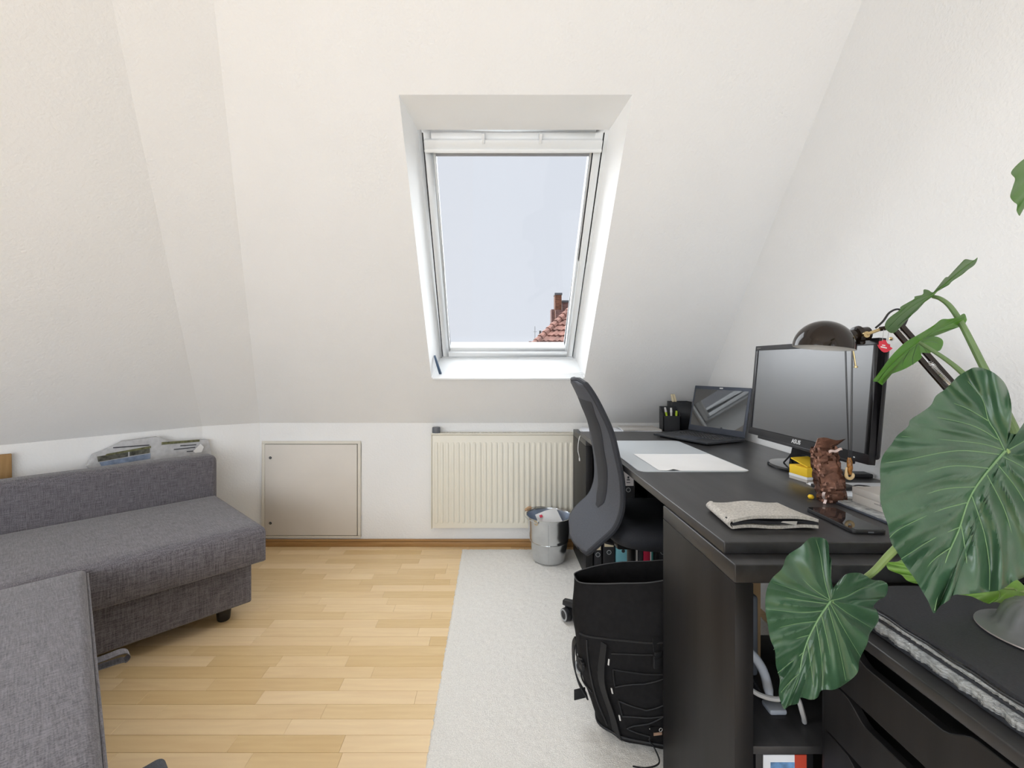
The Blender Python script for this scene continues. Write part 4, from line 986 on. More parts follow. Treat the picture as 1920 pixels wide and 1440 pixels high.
# sheets of paper
flat_stack('note_sheets', 'white sheets of paper lying between monitor foot and grey carton', 'papers', [(.985,1.29),(1.21,1.26),(1.235,1.43),(1.0,1.445)], DT, 2, ['paper','paper_cool'], .006)
dv_ = thing('card_reader', 'flat black gadget lying on the paper sheets behind the wrapper', 'gadget', (1.03, 1.36, DT+.007))
part(dv_, 'body', MB(at(1.025,1.37,0,.1)).prism(rrect(-.055,.055,-.028,.028,.008), lambda a, b, h: V(a,b,h), DT+.0068, DT+.0165), M['black_plastic'], bevel=.002)
part(dv_, 'cable_loop', MB().tube(smooth_pts([V(1.08,1.37,DT+.012), V(1.11,1.385,DT+.012), V(1.135,1.37,DT+.012), V(1.11,1.352,DT+.012), V(1.08,1.358,DT+.012)], 6), .002, 6), M['black_plastic'])
hb = thing('black_hub', 'flat black box against the wall behind the pendant', 'gadget', (1.20, 1.545, DT))
part(hb, 'body', MB(at(1.205,1.545,0,-.1)).box(-.065,.065,-.022,.022, DT+.0005, DT+.014), M['black_plastic'], bevel=.003)
# flat tablet under the carton
tb = thing('tablet', 'thin silver-edged tablet lying under the grey carton', 'tablet', (1.03, 1.13, DT))
part(tb, 'body', MB().prism(rrect(.935, 1.13, 1.02, 1.255, .012), lambda a, b, h: V(a,b,h), DT+.0005, DT+.005), M['laptop'], bevel=.001)
part(tb, 'sleeve', MB().prism(rrect(.939, 1.126, 1.024, 1.251, .012), lambda a, b, h: V(a,b,h), DT+.0052, DT+.009), M['wool'], smooth=False)
# grey carton
gb = thing('grey_carton', 'low light grey carton with grey lettering in front of the paper sheets', 'box', (1.06, 1.13, DT+.009))
part(gb, 'box_body', MB().box(.972, 1.122, 1.045, 1.232, DT+.0095, DT+.032), M['grey_box'], bevel=.001)
part(gb, 'box_lid', MB().box(.9715, 1.1225, 1.0445, 1.2325, DT+.0322, DT+.050), M['grey_box'], bevel=.0012)
T = axes(V(.9712, 1.125, DT+.029), V(0,-1,0), V(0,0,1), V(-1,0,0))
part(gb, 'maker_lettering', text_mb('BOSE', .017, T, .0002, .25, .0003), M['grey_print'], smooth=False)
part(gb, 'letter_stroke', MB().box(.9708,.9712,1.146,1.160, DT+.0245, DT+.0262), M['grey_print'], smooth=False)
# phone
fn = thing('smartphone', 'black smartphone lying face up near the worktop edge', 'phone', (.845, 1.10, DT))
PT = at(.845, 1.098, 0, -.03)
part(fn, 'phone_case', MB(PT).prism(rrect(-.038,.038,-.083,.083,.012), lambda a, b, h: V(a,b,h), DT+.0006, DT+.0095), M['black_plastic'], bevel=.0015)
part(fn, 'phone_glass', MB(PT).prism(rrect(-.0355,.0355,-.0805,.0805,.010), lambda a, b, h: V(a,b,h), DT+.0094, DT+.0101), M['screen_gloss'], smooth=False)
part(fn, 'charging_port', MB(PT).box(-.006,.006,-.0838,-.0828, DT+.0035, DT+.0065), M['grey_plastic'])
# pencil pouch
pc = thing('felt_pouch', 'beige wool felt pencil pouch gaping open at the worktop corner', 'pouch', (.65, 1.11, DT))
def pouch(zoff, gape, th):
    def f(u, v):      # u along x, v depth (0 near)
        near = V(.548 + .196*u, 1.040 + .006*math.sin(3*u), 0); far = V(.562 + .172*u, 1.182 - .01*abs(u-.5), 0)
        p = near + (far-near)*v; bulge = math.sin(math.pi*min(1, max(0, u*.94+.03)))
        return V(p.x, p.y, DT + zoff + gape*bulge*(1-v)**.6*(.55+.45*math.cos(2*(u-.55))) + .002*math.sin(9*u+3*v))
    return MB().sheet(26, 18, f, lambda u, v: V(0, 0, th))
part(pc, 'lower_flap', pouch(.0035, .0, .007), M['felt'], ang=70)
part(pc, 'upper_flap', pouch(.017, .010, .007), M['felt'], ang=70)
part(pc, 'inside', pouch(.0115, .003, .006), M['felt_dark'], ang=70)
part(pc, 'fold_side', MB().sheet(6, 14, lambda u, v: V(.546 - .010*math.sin(math.pi*u) + .016*v, 1.042 + .14*v, DT + .003 + .022*u), lambda u, v: V(.006, 0, 0)), M['felt'], ang=70)
part(pc, 'price_tag', MB().hexa([V(.655,1.036,DT+.020), V(.690,1.0355,DT+.014), V(.692,1.0355,DT+.0225), V(.66,1.036,DT+.0225)], [V(.655,1.037,DT+.020), V(.690,1.0365,DT+.014), V(.692,1.0365,DT+.0225), V(.66,1.037,DT+.0225)]), M['grey_box'], smooth=False)
part(pc, 'snap_button', MB().lathe([(0,0),(.004,0),(.004,.002),(0,.002)], axes(V(.545,1.062,DT+.020), V(0,1,0), V(0,0,1), V(-1,0,0)), 14), M['gap'])

# chocolate wrapper standing up
cw = thing('chocolate_wrapper', 'crumpled brown foil wrapper standing open on the worktop', 'wrapper', (.945, 1.255, DT))
rw = [[random.uniform(-1,1) for _ in range(28)] for _ in range(20)]
def wpt(t, k):   # t height 0..1, k around 0..1
    a = 2*math.pi*k; z = DT + .001 + .150*t
    hw = curve([(0,.036),(.1,.034),(.3,.036),(.7,.037),(1,.034)], t); hd = curve([(0,.020),(.2,.021),(.6,.014),(1,.006)], t)
    ca, sa = math.cos(a), math.sin(a); p = .6
    i = int(t*19); j = int(k*28) % 28; jt = .0034*rw[i][j]
    x = .941 - .018*t + (hw + jt)*math.copysign(abs(ca)**p, ca); y = 1.262 + .012*t + (hd + jt)*math.copysign(abs(sa)**p, sa)
    return V(x, y, z + .008*(ca*.5)*t)
part(cw, 'foil_tube', MB().grid(20, 28, wpt, closed=True), M['foil'], ang=18)
part(cw, 'torn_flap', MB().sheet(10, 8, lambda u, v: V(.886 + .066*u + .012*v, 1.262 - .014*v*u - .004, DT+.146 + .030*v*(1-.35*u) + .009*u + .003*math.sin(7*u)), lambda u, v: V(0,.0012,0)), M['foil'])
part(cw, 'foil_edge', MB().sheet(10, 4, lambda u, v: V(.918 + .036*u, 1.246 - .003*v, DT+.143 + .008*u - .006*v + .002*math.sin(9*u)), lambda u, v: V(0,.001,0)), M['foil_in'])
part(cw, 'foil_foot', MB().sheet(8, 8, lambda u, v: V(.897 + .005*u + .003*math.sin(6*v), 1.238 - .004*u, DT + .002 + .028*v + .003*math.sin(8*v)), lambda u, v: V(.002,.002,0)), M['foil_in'])
part(cw, 'printed_text', MB().add(*(lambda q: (q.v, q.f))(MB().hexa([wpt(.35,.60)+V(0,-.001,0), wpt(.35,.86)+V(0,-.001,0), wpt(.62,.86)+V(0,-.001,0), wpt(.62,.60)+V(0,-.001,0)], [wpt(.35,.60)+V(0,-.0013,0), wpt(.35,.86)+V(0,-.0013,0), wpt(.62,.86)+V(0,-.0013,0), wpt(.62,.60)+V(0,-.0013,0)]))), M['foil'], smooth=False)
# small yellow sweet paper beside it
single('sweet_paper', MB().lathe([(0,0),(.006,.001),(.008,.006),(.005,.011),(0,.012)], Matrix.Translation((.897,1.285,DT+.0006)), 10), M['yellow'], 'tiny yellow sweet paper beside the brown wrapper', 'wrapper')

# ================================================================ DESK LAMP with pendant and tag
LD_ = 1.24
lp = thing('desk_lamp', 'dark brown metal desk lamp with domed shade and double arm', 'lamp', (1.21, 1.03, DT))
dc = aty(1544, 650, LD_); dR = .072
DTm = Matrix.Translation(dc) @ Matrix.Rotation(math.radians(6.5), 4, 'Y')
prof = [(dR*math.cos(a)*1.0, dR*math.sin(a)*.98) for a in [math.radians(x) for x in range(0, 90, 5)]] + [(0, dR*.98)]
part(lp, 'shade', MB().lathe([(dR,-.004)] + prof, DTm, 56, caps=False), M['lamp'], ang=60)
part(lp, 'shade_inside', MB().lathe([(dR-.001,-.004)] + [(r_*.965, z*.965) for r_, z in prof], DTm, 48, caps=False), M['logo_white'], ang=60)
nk = dc + V(dR*.93, 0, dR*.38)
part(lp, 'lamp_socket', MB().tube([nk - V(.008,0,.001), nk + V(.018,0,.004), nk + V(.019,0,.004), nk + V(.030,0,.006), nk + V(.031,0,.006), nk + V(.052,0,.008), nk+V(.056,0,.008)], [.016,.016,.022,.024,.019,.019,.014], 20), M['lamp'])
part(lp, 'socket_clamp', MB().box(nk.x+.024, nk.x+.040, nk.y-.012, nk.y+.012, nk.z-.022, nk.z-.006), M['lamp'], bevel=.004)
j0 = nk + V(.028, -.026, .004); j1 = aty(1652, 617, 1.215)
part(lp, 'brass_arm', MB().tube([j0, j1], .0042, 10).lathe([(0,-.003),(.0085,-.003),(.0085,.003),(0,.003)], axes(j0, V(1,0,0), V(0,0,1), V(0,-1,0)), 18), M['brass'])
part(lp, 'socket_bolt', MB().tube([nk + V(.05,0,.006), j1 + V(-.01,.02,-.004)], .006, 10), M['chrome'])
a0, a1 = aty(1680, 612, 1.20), aty(1792, 738, 1.135)
part(lp, 'joint', MB().tube([j1 - V(.004,0,0), a0], .006, 10), M['lamp'])
ad = (a1 - a0).normalized(); an_ = V(ad.z, 0, -ad.x)
if an_.z < 0: an_ = -an_
for s in (-.010, .013):
    off = an_*s
    def q(p, w, dy): return p + off + an_*w + V(0,dy,0)
    part(lp, 'upper_arm_bar', MB().hexa([q(a0,-.0065,-.004), q(a1,-.0065,-.004), q(a1,.0065,-.004), q(a0,.0065,-.004)], [q(a0,-.0065,.004), q(a1,-.0065,.004), q(a1,.0065,.004), q(a0,.0065,.004)]), M['lamp'], bevel=.001)
part(lp, 'spring_rod', MB().tube([a0 + ad*.01, a0 + (a1-a0)*.55], .0022, 8), M['chrome'])
sp0 = a0 + (a1-a0)*.55 + V(0,-.004,0); sp1 = a0 + (a1-a0)*.88 + V(0,-.004,0); hel = []
for i in range(160):
    s = i/159; c = sp0 + (sp1-sp0)*s; an2 = s*2*math.pi*20; hel.append(c + an_*.0055*math.cos(an2) + V(0,.0055*math.sin(an2),0))
part(lp, 'spring', MB().tube(hel, .0014, 5), M['chrome'])
b0_ = V(1.21, 1.03, DT + .018)
for s in (-.010, .010):
    part(lp, 'lower_arm_bar', MB().tube([a1 + V(s,0,0), b0_ + V(s,0,.01)], .0065, 8), M['lamp'])
part(lp, 'elbow', MB().lathe([(0,-.010),(.02,-.010),(.02,.010),(0,.010)], axes(a1, V(1,0,0), V(0,0,1), V(0,-1,0)), 20), M['lamp'])
part(lp, 'base', MB().lathe([(0,DT+.0006),(.058,DT+.0006),(.060,DT+.008),(.045,DT+.020),(.018,DT+.034),(0,DT+.036)], Matrix.Translation((1.21,1.03,0)), 36), M['lamp'])
pts = smooth_pts([j1 + V(-.006,.01,.004), aty(1656, 602, 1.225), aty(1668, 586, 1.225), aty(1685, 580, 1.22), aty(1702, 592, 1.215), a0 + V(.02,.006,-.01)], 6)
part(lp, 'power_cord', MB().tube(pts, .0026, 8), M['black_plastic'])
kn = aty(1597, 640, 1.23); ke = aty(1604.5, 688, 1.23)
part(lp, 'pull_rod', MB().tube([kn, ke], .0022, 8).lathe([(0,-.003),(.0048,-.002),(.0048,.002),(0,.003)], Matrix.Translation(ke), 14), M['brass'])
# pendant necklace
pn_ = thing('pendant_necklace', 'cream hook pendant with amber stone hanging on dark cords from the lamp', 'necklace', aty(1590, 898, 1.26))
top = [aty(1583, 654, 1.25), aty(1597, 632, 1.228)]
h0 = aty(1592.5, 862, 1.24)
mb = MB()
for (xa, ya, xb) in ((1584.5,658,1590.5), (1586.5,658,1592.0), (1597,640,1594.5), (1599,640,1597)):
    mb.tube(smooth_pts([aty(xa,ya,1.245), aty((xa+xb)/2, 760, 1.252), aty(xb, 845, 1.242), h0], 4), .0009, 6)
part(pn_, 'cord', mb, M['black_plastic'])
part(pn_, 'amber_stone', MB().tube([aty(1592.5,858,1.24), aty(1593,866,1.24), aty(1593.5,878,1.24), aty(1593.5,890,1.24)], [.004,.0065,.0068,.003], 12), M['tiger_eye'])
arc = [aty(1587.5,876,1.24), aty(1586.5,884,1.24)] + [aty(1593 + 6.4*math.cos(math.radians(a)), 891 + 6.4*math.sin(math.radians(a)), 1.24) for a in range(200, -50, -20)] 
part(pn_, 'hook', MB().tube(arc, [.002,.003] + [.0042]*(len(arc)-4) + [.0035,.002], 10), M['pendant'])
# red leaf tag
tg = thing('red_tag', 'red leaf-shaped paper tag with white print hanging from the lamp arm', 'tag', aty(1659, 660, 1.205))
px = [(1657,637),(1661,638),(1664,644),(1667,647),(1669,645),(1669,650),(1674,653),(1669,657),(1664,660),(1658,661),(1653,658),(1648,652),(1645,646),(1648,647),(1648,640),(1653,639)]
lo_ = [aty(x, y, 1.205) for x, y in px]
part(tg, 'leaf_card', MB().hexa(lo_, [p + V(.0003,.0015,0) for p in lo_]), M['tag_red'], smooth=False)
def bar(x0, y0, x1, y1, h): 
    l_ = [aty(x0,y0,1.2045), aty(x1,y1,1.2045), aty(x1,y1+h,1.2045), aty(x0,y0+h,1.2045)]; return MB().hexa(l_, [p + V(0,.0006,0) for p in l_])
part(tg, 'white_print', bar(1654,646,1660,647,2), M['logo_white'], smooth=False)
part(tg, 'white_print', bar(1651.5,649,1663,651.5,2.2), M['logo_white'], smooth=False)
part(tg, 'string', MB().tube([aty(1654.5,640,1.2045), j1 + V(0,-.008,-.002)], .0006, 5).tube([aty(1664,640,1.2045), j1 + V(.014,-.008,-.004)], .0006, 5), M['cable_grey'])
# brass drawing pin in the wall
pnp = V(RX - .004, 0, 0); d_ = (RX-.004)*F/(1669.5-CX); single('drawing_pin', MB().lathe([(0,0),(.005,0),(.006,.003),(.003,.006),(0,.006)], axes(V(RX-.0005, d_, CH-(635-CY)/F*d_), V(0,1,0), V(0,0,1), V(-1,0,0)), 14), M['brass'], 'small brass drawing pin in the right wall by the red tag', 'pin')

# ================================================================ ON THE WINDOW SILL
bs = MB().hexa([S(-.338,.412,.012), S(-.316,.414,.012), S(-.316,.418,.055), S(-.338,.416,.055)], [S(-.340,.520,.012), S(-.336,.520,.012), S(-.336,.522,.04), S(-.340,.522,.04)])
ps = thing('blue_strip', 'dark blue plastic strip leaning in the left corner of the window sill', 'strip', S(-.33,.41,.02))
part(ps, 'strip_body', MB().hexa([S(-.322,.4085,.008), S(-.307,.4085,.008), S(-.307,.4085,.022), S(-.322,.4085,.022)], [S(-.350,.505,.055), S(-.341,.505,.055), S(-.341,.505,.069), S(-.350,.505,.069)]), M['blue_strip'], bevel=.001)
bc = thing('bead_chain', 'white bead chain of the blind lying on the right of the window sill', 'chain', S(.42,.405,.01))
mb = MB()
for i in range(46):
    c = S(.278 + i*.0058, .409, .010 + .002*math.sin(i*.7)); mb.lathe([(0,-.0024),(.0024,0),(0,.0024)], Matrix.Translation(c), 6)
    c = S(.278 + i*.0058, .409, .020 + .002*math.sin(i*.5)); mb.lathe([(0,-.0024),(.0024,0),(0,.0024)], Matrix.Translation(c), 6)
part(bc, 'beads', mb, M['bead'], kind='stuff')

# ================================================================ THINGS IN THE NEAR CUBE SHELF
cz = ZU0 + 0.0005
cb = thing('cardboard_box', 'brown cardboard box standing in the near cube shelf', 'box', (.60, 1.23, cz))
part(cb, 'box_body', MB().box(.535, .70, 1.19, 1.28, cz, cz+.26), M['cardboard'], bevel=.002)
part(cb, 'box_flap', MB().hexa([V(.535,1.188,cz+.262), V(.70,1.188,cz+.262), V(.70,1.22,cz+.275), V(.535,1.22,cz+.275)], [V(.535,1.188,cz+.265), V(.70,1.188,cz+.265), V(.70,1.22,cz+.278), V(.535,1.22,cz+.278)]), M['cardboard'], smooth=False)
bb = single('black_case', MB().box(.56, .66, 1.13, 1.185, cz, cz+.20), M['grey_plastic'], 'dark grey case in front of the cardboard box in the shelf', 'case', bevel=.008, seg=3)
rt = thing('white_router', 'white curved router lying among cables in the near cube shelf', 'router', (.58, 1.03, cz))
part(rt, 'router_body', MB().tube(smooth_pts([V(.535,1.00,cz+.150), V(.56,1.005,cz+.145), V(.585,1.01,cz+.12), V(.605,1.015,cz+.085), V(.62,1.02,cz+.03)], 5), [.008]*2 + [.010]*17 + [.008]*2, 12), M['router_white'])
part(rt, 'router_stand', MB().box(.612, .650, 1.005, 1.04, cz, cz+.012), M['router_white'], bevel=.004)
cg = thing('grey_cable', 'grey cable bundle looping in the near cube shelf', 'cable', (.58, .97, cz))
part(cg, 'cord', MB().tube(smooth_pts([V(.53,.965,cz+.10), V(.56,.96,cz+.08), V(.60,.96,cz+.07), V(.64,.965,cz+.075), V(.66,.97,cz+.03), V(.67,.98,cz+.006)], 6), .005, 8), M['cable_grey'])
kc = thing('black_cable', 'thin black cable hanging across the near cube shelf', 'cable', (.58, 1.09, cz))
part(kc, 'cord', MB().tube(smooth_pts([V(.54,1.08,cz+.32), V(.58,1.085,cz+.28), V(.61,1.08,cz+.20), V(.57,1.07,cz+.10), V(.60,1.06,cz+.05), V(.63,1.07,cz+.004)], 6), .003, 8), M['black_plastic'])
cz2 = ZL0 + .0005
pb = thing('printed_carton', 'blue, white and red printed carton on the lower near shelf', 'box', (.60, .98, cz2))
part(pb, 'box_body', MB().box(.545, .665, .945, 1.05, cz2, cz2+.318), M['black_plastic'], bevel=.002)
part(pb, 'white_panel', MB().box(.560, .625, .9438, .9452, cz2+.20, cz2+.315), M['paper_cool'], smooth=False)
part(pb, 'red_panel', MB().box(.625, .650, .9438, .9452, cz2+.20, cz2+.315), M['carton_red'], smooth=False)
part(pb, 'blue_panel', MB().box(.575, .625, .9434, .9440, cz2+.20, cz2+.300), M['carton_blue'], smooth=False)

# ================================================================ ON THE DRAWER UNIT
pf = thing('portfolio_case', 'black cloth portfolio case with grey woollen edge on the drawer unit', 'case', (.85, .72, UZ))
part(pf, 'lower_cover', MB().box(.672, .985, .552, .888, UZ+.0006, UZ+.010), M['portfolio'], bevel=.004, seg=3)
def wl(u, v): return V(.664 + .006*random.random() + .30*u, .556 + .326*v, UZ + .0105)
part(pf, 'wool_layer', MB().sheet(12, 160, lambda u, v: V(.667 + .0025*random.random()*(u < .05) + .002*math.sin(60*v)*(u<.05) + .31*u, .556 + .326*v, UZ+.0105 + .001*random.random()), lambda u, v: V(0,0,.011 + .002*random.random())), M['wool'], ang=180)
part(pf, 'upper_wool', MB().sheet(12, 160, lambda u, v: V(.674 + .002*random.random()*(u < .05) + .30*u, .558 + .322*v, UZ+.0310 + .001*random.random()), lambda u, v: V(0,0,.0055)), M['wool'], ang=180)
part(pf, 'upper_cover', MB().sheet(24, 24, lambda u, v: V(.678 + .305*u, .552 + .335*v, UZ+.0385 + .002*math.sin(7*u+5*v) + .003*math.sin(4*v)), lambda u, v: V(0,0,.006)), M['portfolio'])
part(pf, 'middle_cover', MB().box(.676, .984, .553, .887, UZ+.0245, UZ+.0300), M['portfolio'], bevel=.001)
part(pf, 'zip', MB().tube([V(.676,.556+.326*i/30,UZ+.0395+.001*math.sin(i)) for i in range(31)], .0022, 6), M['black_plastic'])
dm = thing('ribbed_dome', 'grey ribbed bell-shaped dome with flared rim resting on the portfolio', 'dome', (.845, .725, UZ+.049))
dT = Matrix.Translation((.868, .712, UZ+.0475))
vs = []; fs = []; pr = [(.078,0),(.080,.003),(.062,.006),(.056,.012),(.050,.030),(.045,.040),(.038,.047),(.025,.052),(.0,.053)]; sg = 72
def dome_v(r_, z, k):
    a = 2*math.pi*k/sg; rr = r_ * (1 + (.022*math.cos(18*a) if .01 < z < .055 else 0)); return dT @ V(rr*math.cos(a), rr*math.sin(a), z)
mb = MB(); mb.grid(len(pr), sg, lambda u, v: dome_v(*pr[min(len(pr)-1, int(round(u*(len(pr)-1))))], int(round(v*sg))), closed=True)
part(dm, 'dome_body', mb, M['dome'], ang=60)
part(dm, 'rim_ring', MB().tube([dT @ V(.079*math.cos(2*math.pi*k/48), .079*math.sin(2*math.pi*k/48), .0015) for k in range(49)], .0016, 6), M['copper'])
# ================================================================ BACKPACK
bpk = thing('backpack', 'black roll-top backpack with cord lacing leaning on the shelf side', 'backpack', (.46, 1.45, RGZ))
BYW = math.radians(-14)
secs = [(.0,.478,1.450,.105,.075),(.02,.476,1.448,.128,.088),(.06,.470,1.452,.145,.098),(.12,.462,1.456,.163,.104),(.20,.452,1.460,.177,.105),(.28,.448,1.462,.183,.100),(.34,.448,1.464,.186,.090),(.40,.450,1.466,.188,.072),(.435,.452,1.468,.190,.056),(.455,.453,1.468,.190,.050)]
def sec(z):
    f = [curve([(s[0], s[i]) for s in secs], z) for i in range(1, 5)]; return f
def bagp(z, k, off=0):
    cx, cy, hw, hd = sec(z); a = 2*math.pi*k; p = .72
    ca, sa = math.cos(a), math.sin(a)
    x = (hw + off)*math.copysign(abs(ca)**p, ca); y = (hd + off)*math.copysign(abs(sa)**p, sa)
    wob = .003*math.sin(3*a + 21*z) + .002*math.sin(7*a - 33*z)
    zz = z + (z/.455)**3 * (.090*(ca*.5+.5)) - (.022*(z/.455)**4 * max(0, -sa))
    q = rotz(BYW) @ V(x + wob*(1 if z > .02 else 0), y + wob, 0)
    return V(cx + q.x, cy + q.y, RGZ + .0065 + zz)
part(bpk, 'bag_body', MB().grid(34, 64, lambda u, v: bagp(.455*u, v), closed=True), M['bag'], ang=70)
part(bpk, 'bag_bottom', MB().poly([bagp(0, k/64) for k in range(64)]), M['bag'], smooth=False)
part(bpk, 'bag_lining', MB().grid(12, 64, lambda u, v: bagp(.455 - .16*u, v, -.004 - .01*u), closed=True), M['bag'], ang=70)
part(bpk, 'mouth_hem', MB().tube([bagp(.454, k/64, .0005) for k in range(65)], .0018, 6), mat('hem_grey', (.05,.05,.052), .6))
def strip(za, ka, zb_, kb, w, off, m, name='webbing', n=16, th=.003, parent=None):
    pts = [bagp(za + (zb_-za)*i/n, ka + (kb-ka)*i/n, off) for i in range(n+1)]
    vs = []; fs = []
    for i, p in enumerate(pts):
        t = (pts[min(i+1,n)] - pts[max(i-1,0)]).normalized(); c = V(*sec(za + (zb_-za)*i/n)[:2], p.z); nr = (p - c); nr.z = 0; nr = (nr - t*nr.dot(t)).normalized(); b = t.cross(nr)
        vs += [p - b*w/2, p + b*w/2, p + b*w/2 + nr*th, p - b*w/2 + nr*th]
    for i in range(n):
        for j in range(4): fs.append((i*4+j, i*4+(j+1) % 4, (i+1)*4+(j+1) % 4, (i+1)*4+j))
    fs += [(3,2,1,0), tuple(range(n*4, n*4+4))]
    return part(parent or bpk, name, MB().add(vs, fs), m, ang=40)
strip(.02, .665, .30, .685, .036, .001, M['bag_strap'], 'front_strap')
for z in (.085, .165, .245): strip(z, .705, z+.016, .706, .0045, .004, M['tab_white'], 'reflective_tab', 3, .002)
zig = [(.275,.71),(.285,.775),(.275,.80),(.235,.80),(.232,.76),(.235,.715),(.185,.715),(.225,.80),(.155,.80),(.135,.76),(.145,.715),(.10,.715),(.125,.80),(.065,.72),(.050,.765)]
def cord(seq, r=.0022, off=.004):
    pts = []
    for (za, ka), (zb_, kb) in zip(seq, seq[1:]):
        for i in range(8): pts.append(bagp(za + (zb_-za)*i/8, ka + (kb-ka)*i/8, off))
    return MB().tube(pts, r, 6)
part(bpk, 'lacing_cord', cord(zig), M['bag_strap'])
# front pocket seams and folds
part(bpk, 'pocket_seam', cord([(.31,.60),(.31,.70),(.315,.80),(.31,.90)], .003, .002), M['bag_strap'])
part(bpk, 'pocket_seam', cord([(.30,.635),(.15,.63),(.03,.63)], .003, .002), M['bag_strap'])
part(bpk, 'bottom_seam', cord([(.045,.45),(.03,.60),(.028,.75),(.03,.9)], .004, .003), M['bag_strap'])
part(bpk, 'side_pocket_edge', cord([(.235,.49),(.225,.55),(.235,.615)], .003, .004), M['bag_strap'])
part(bpk, 'side_pocket_edge', cord([(.145,.49),(.135,.55),(.14,.62)], .003, .004), M['bag_strap'])
# buckles
def buckle(z, k, w, h, m='bag_strap'):
    p = bagp(z, k, .006); c = V(*sec(z)[:2], p.z); nr = (p-c).normalized(); t = V(-nr.y, nr.x, 0)
    T = axes(p, t, V(0,0,1), nr); mb = MB(T).box(-w/2, w/2, -h/2, h*.1, -.004, .006).box(-w*.38, w*.38, h*.1, h/2, -.003, .005).box(-w/2, -w*.36, h*.1, h*.3, -.003, .005).box(w*.36, w/2, h*.1, h*.3, -.003, .005)
    return mb
part(bpk, 'buckle', buckle(.275, .785, .034, .046), M['bag_strap'], bevel=.0015)
strip(.295, .785, .33, .785, .026, .002, M['bag_strap'], 'buckle_strap', 6)
part(bpk, 'buckle', buckle(.215, .60, .026, .026), M['bag_strap'], bevel=.0015)
strip(.215, .535, .215, .60, .020, .003, M['bag_strap'], 'side_strap', 8)
# side shoulder strap hanging at the left
q = [bagp(.245,.50,.004), bagp(.22,.50,.016), bagp(.16,.50,.022), bagp(.11,.50,.022), bagp(.07,.50,.016)]
vs = []; fs = []
for i, p in enumerate(smooth_pts(q, 5)): vs += [p + V(.002,-.018,0), p + V(.002,.018,0), p + V(-.003,.018,0), p + V(-.003,-.018,0)]
n = len(vs)//4
for i in range(n-1):
    for j in range(4): fs.append((i*4+j, i*4+(j+1) % 4, (i+1)*4+(j+1) % 4, (i+1)*4+j))
part(bpk, 'shoulder_strap', MB().add(vs, fs), M['bag_strap'])
e_ = bagp(.085,.50,.02)
part(bpk, 'strap_end', MB(Matrix.Translation(e_) @ rotz(.3)).box(-.034,.006,-.003,.001,-.022,.012), M['bag_strap'], bevel=.001)
# logo patch: small ring, dash and brown bar
def patch(z, k, w, h, off, m, name):
    p = bagp(z, k, off); c = V(*sec(z)[:2], p.z); nr = (p-c).normalized(); t = V(-nr.y, nr.x, 0)
    return part(bpk, name, MB(axes(p, t, V(0,0,1), nr)).box(-w/2, w/2, -h/2, h/2, -.001, .0012), M[m], smooth=False)
patch(.072, .775, .040, .034, .004, 'bag', 'logo_patch')
patch(.068, .777, .026, .008, .0052, 'tab_orange', 'logo_bar')
patch(.082, .765, .013, .0016, .0052, 'tab_white', 'logo_dash')
p = bagp(.083, .786, .0062); c = V(*sec(.083)[:2], p.z); nr = (p-c).normalized(); t_ = V(-nr.y, nr.x, 0)
part(bpk, 'logo_ring', MB().tube([p + t_*.005*math.cos(a*math.pi/8) + V(0,0,.005*math.sin(a*math.pi/8)) for a in range(17)], .0008, 6), M['tab_white'])
fl_ = bagp(.03,.765,.01)
part(bpk, 'drawcord', MB().tube(smooth_pts([bagp(.055,.765,.006), bagp(.045,.755,.008), bagp(.02,.765,.012), V(fl_.x+.0, fl_.y-.03, RGZ+.012), V(fl_.x-.04, fl_.y-.045, RGZ+.010), V(fl_.x-.08, fl_.y-.04, RGZ+.010)], 6), .0022, 6), M['bag_strap'])

# ================================================================ ELEPHANT-EAR PLANT
plant = thing('potted_plant', 'elephant-ear plant with large glossy heart-shaped leaves in front of the desk', 'plant', (1.11, .70, UZ))
root = V(1.11, .70, UZ + .13)
part(plant, 'pot', MB().lathe([(0,UZ+.001),(.065,UZ+.001),(.088,UZ+.12),(.092,UZ+.121),(.092,UZ+.140),(.084,UZ+.140),(.078,UZ+.115)], Matrix.Translation((1.11,.70,0)), 40), M['pot'])
part(plant, 'soil', MB().lathe([(.079,UZ+.118),(.05,UZ+.122),(0,UZ+.124)], Matrix.Translation((1.11,.70,0)), 24), M['soil'])
def seg_dist(px, py, line):
    best = 1e9
    for (ax, ay), (bx_, by_) in zip(line, line[1:]):
        dx, dy = bx_-ax, by_-ay; l2 = dx*dx+dy*dy; t = max(0, min(1, ((px-ax)*dx+(py-ay)*dy)/l2)) if l2 else 0
        best = min(best, math.hypot(px-ax-t*dx, py-ay-t*dy))
    return best
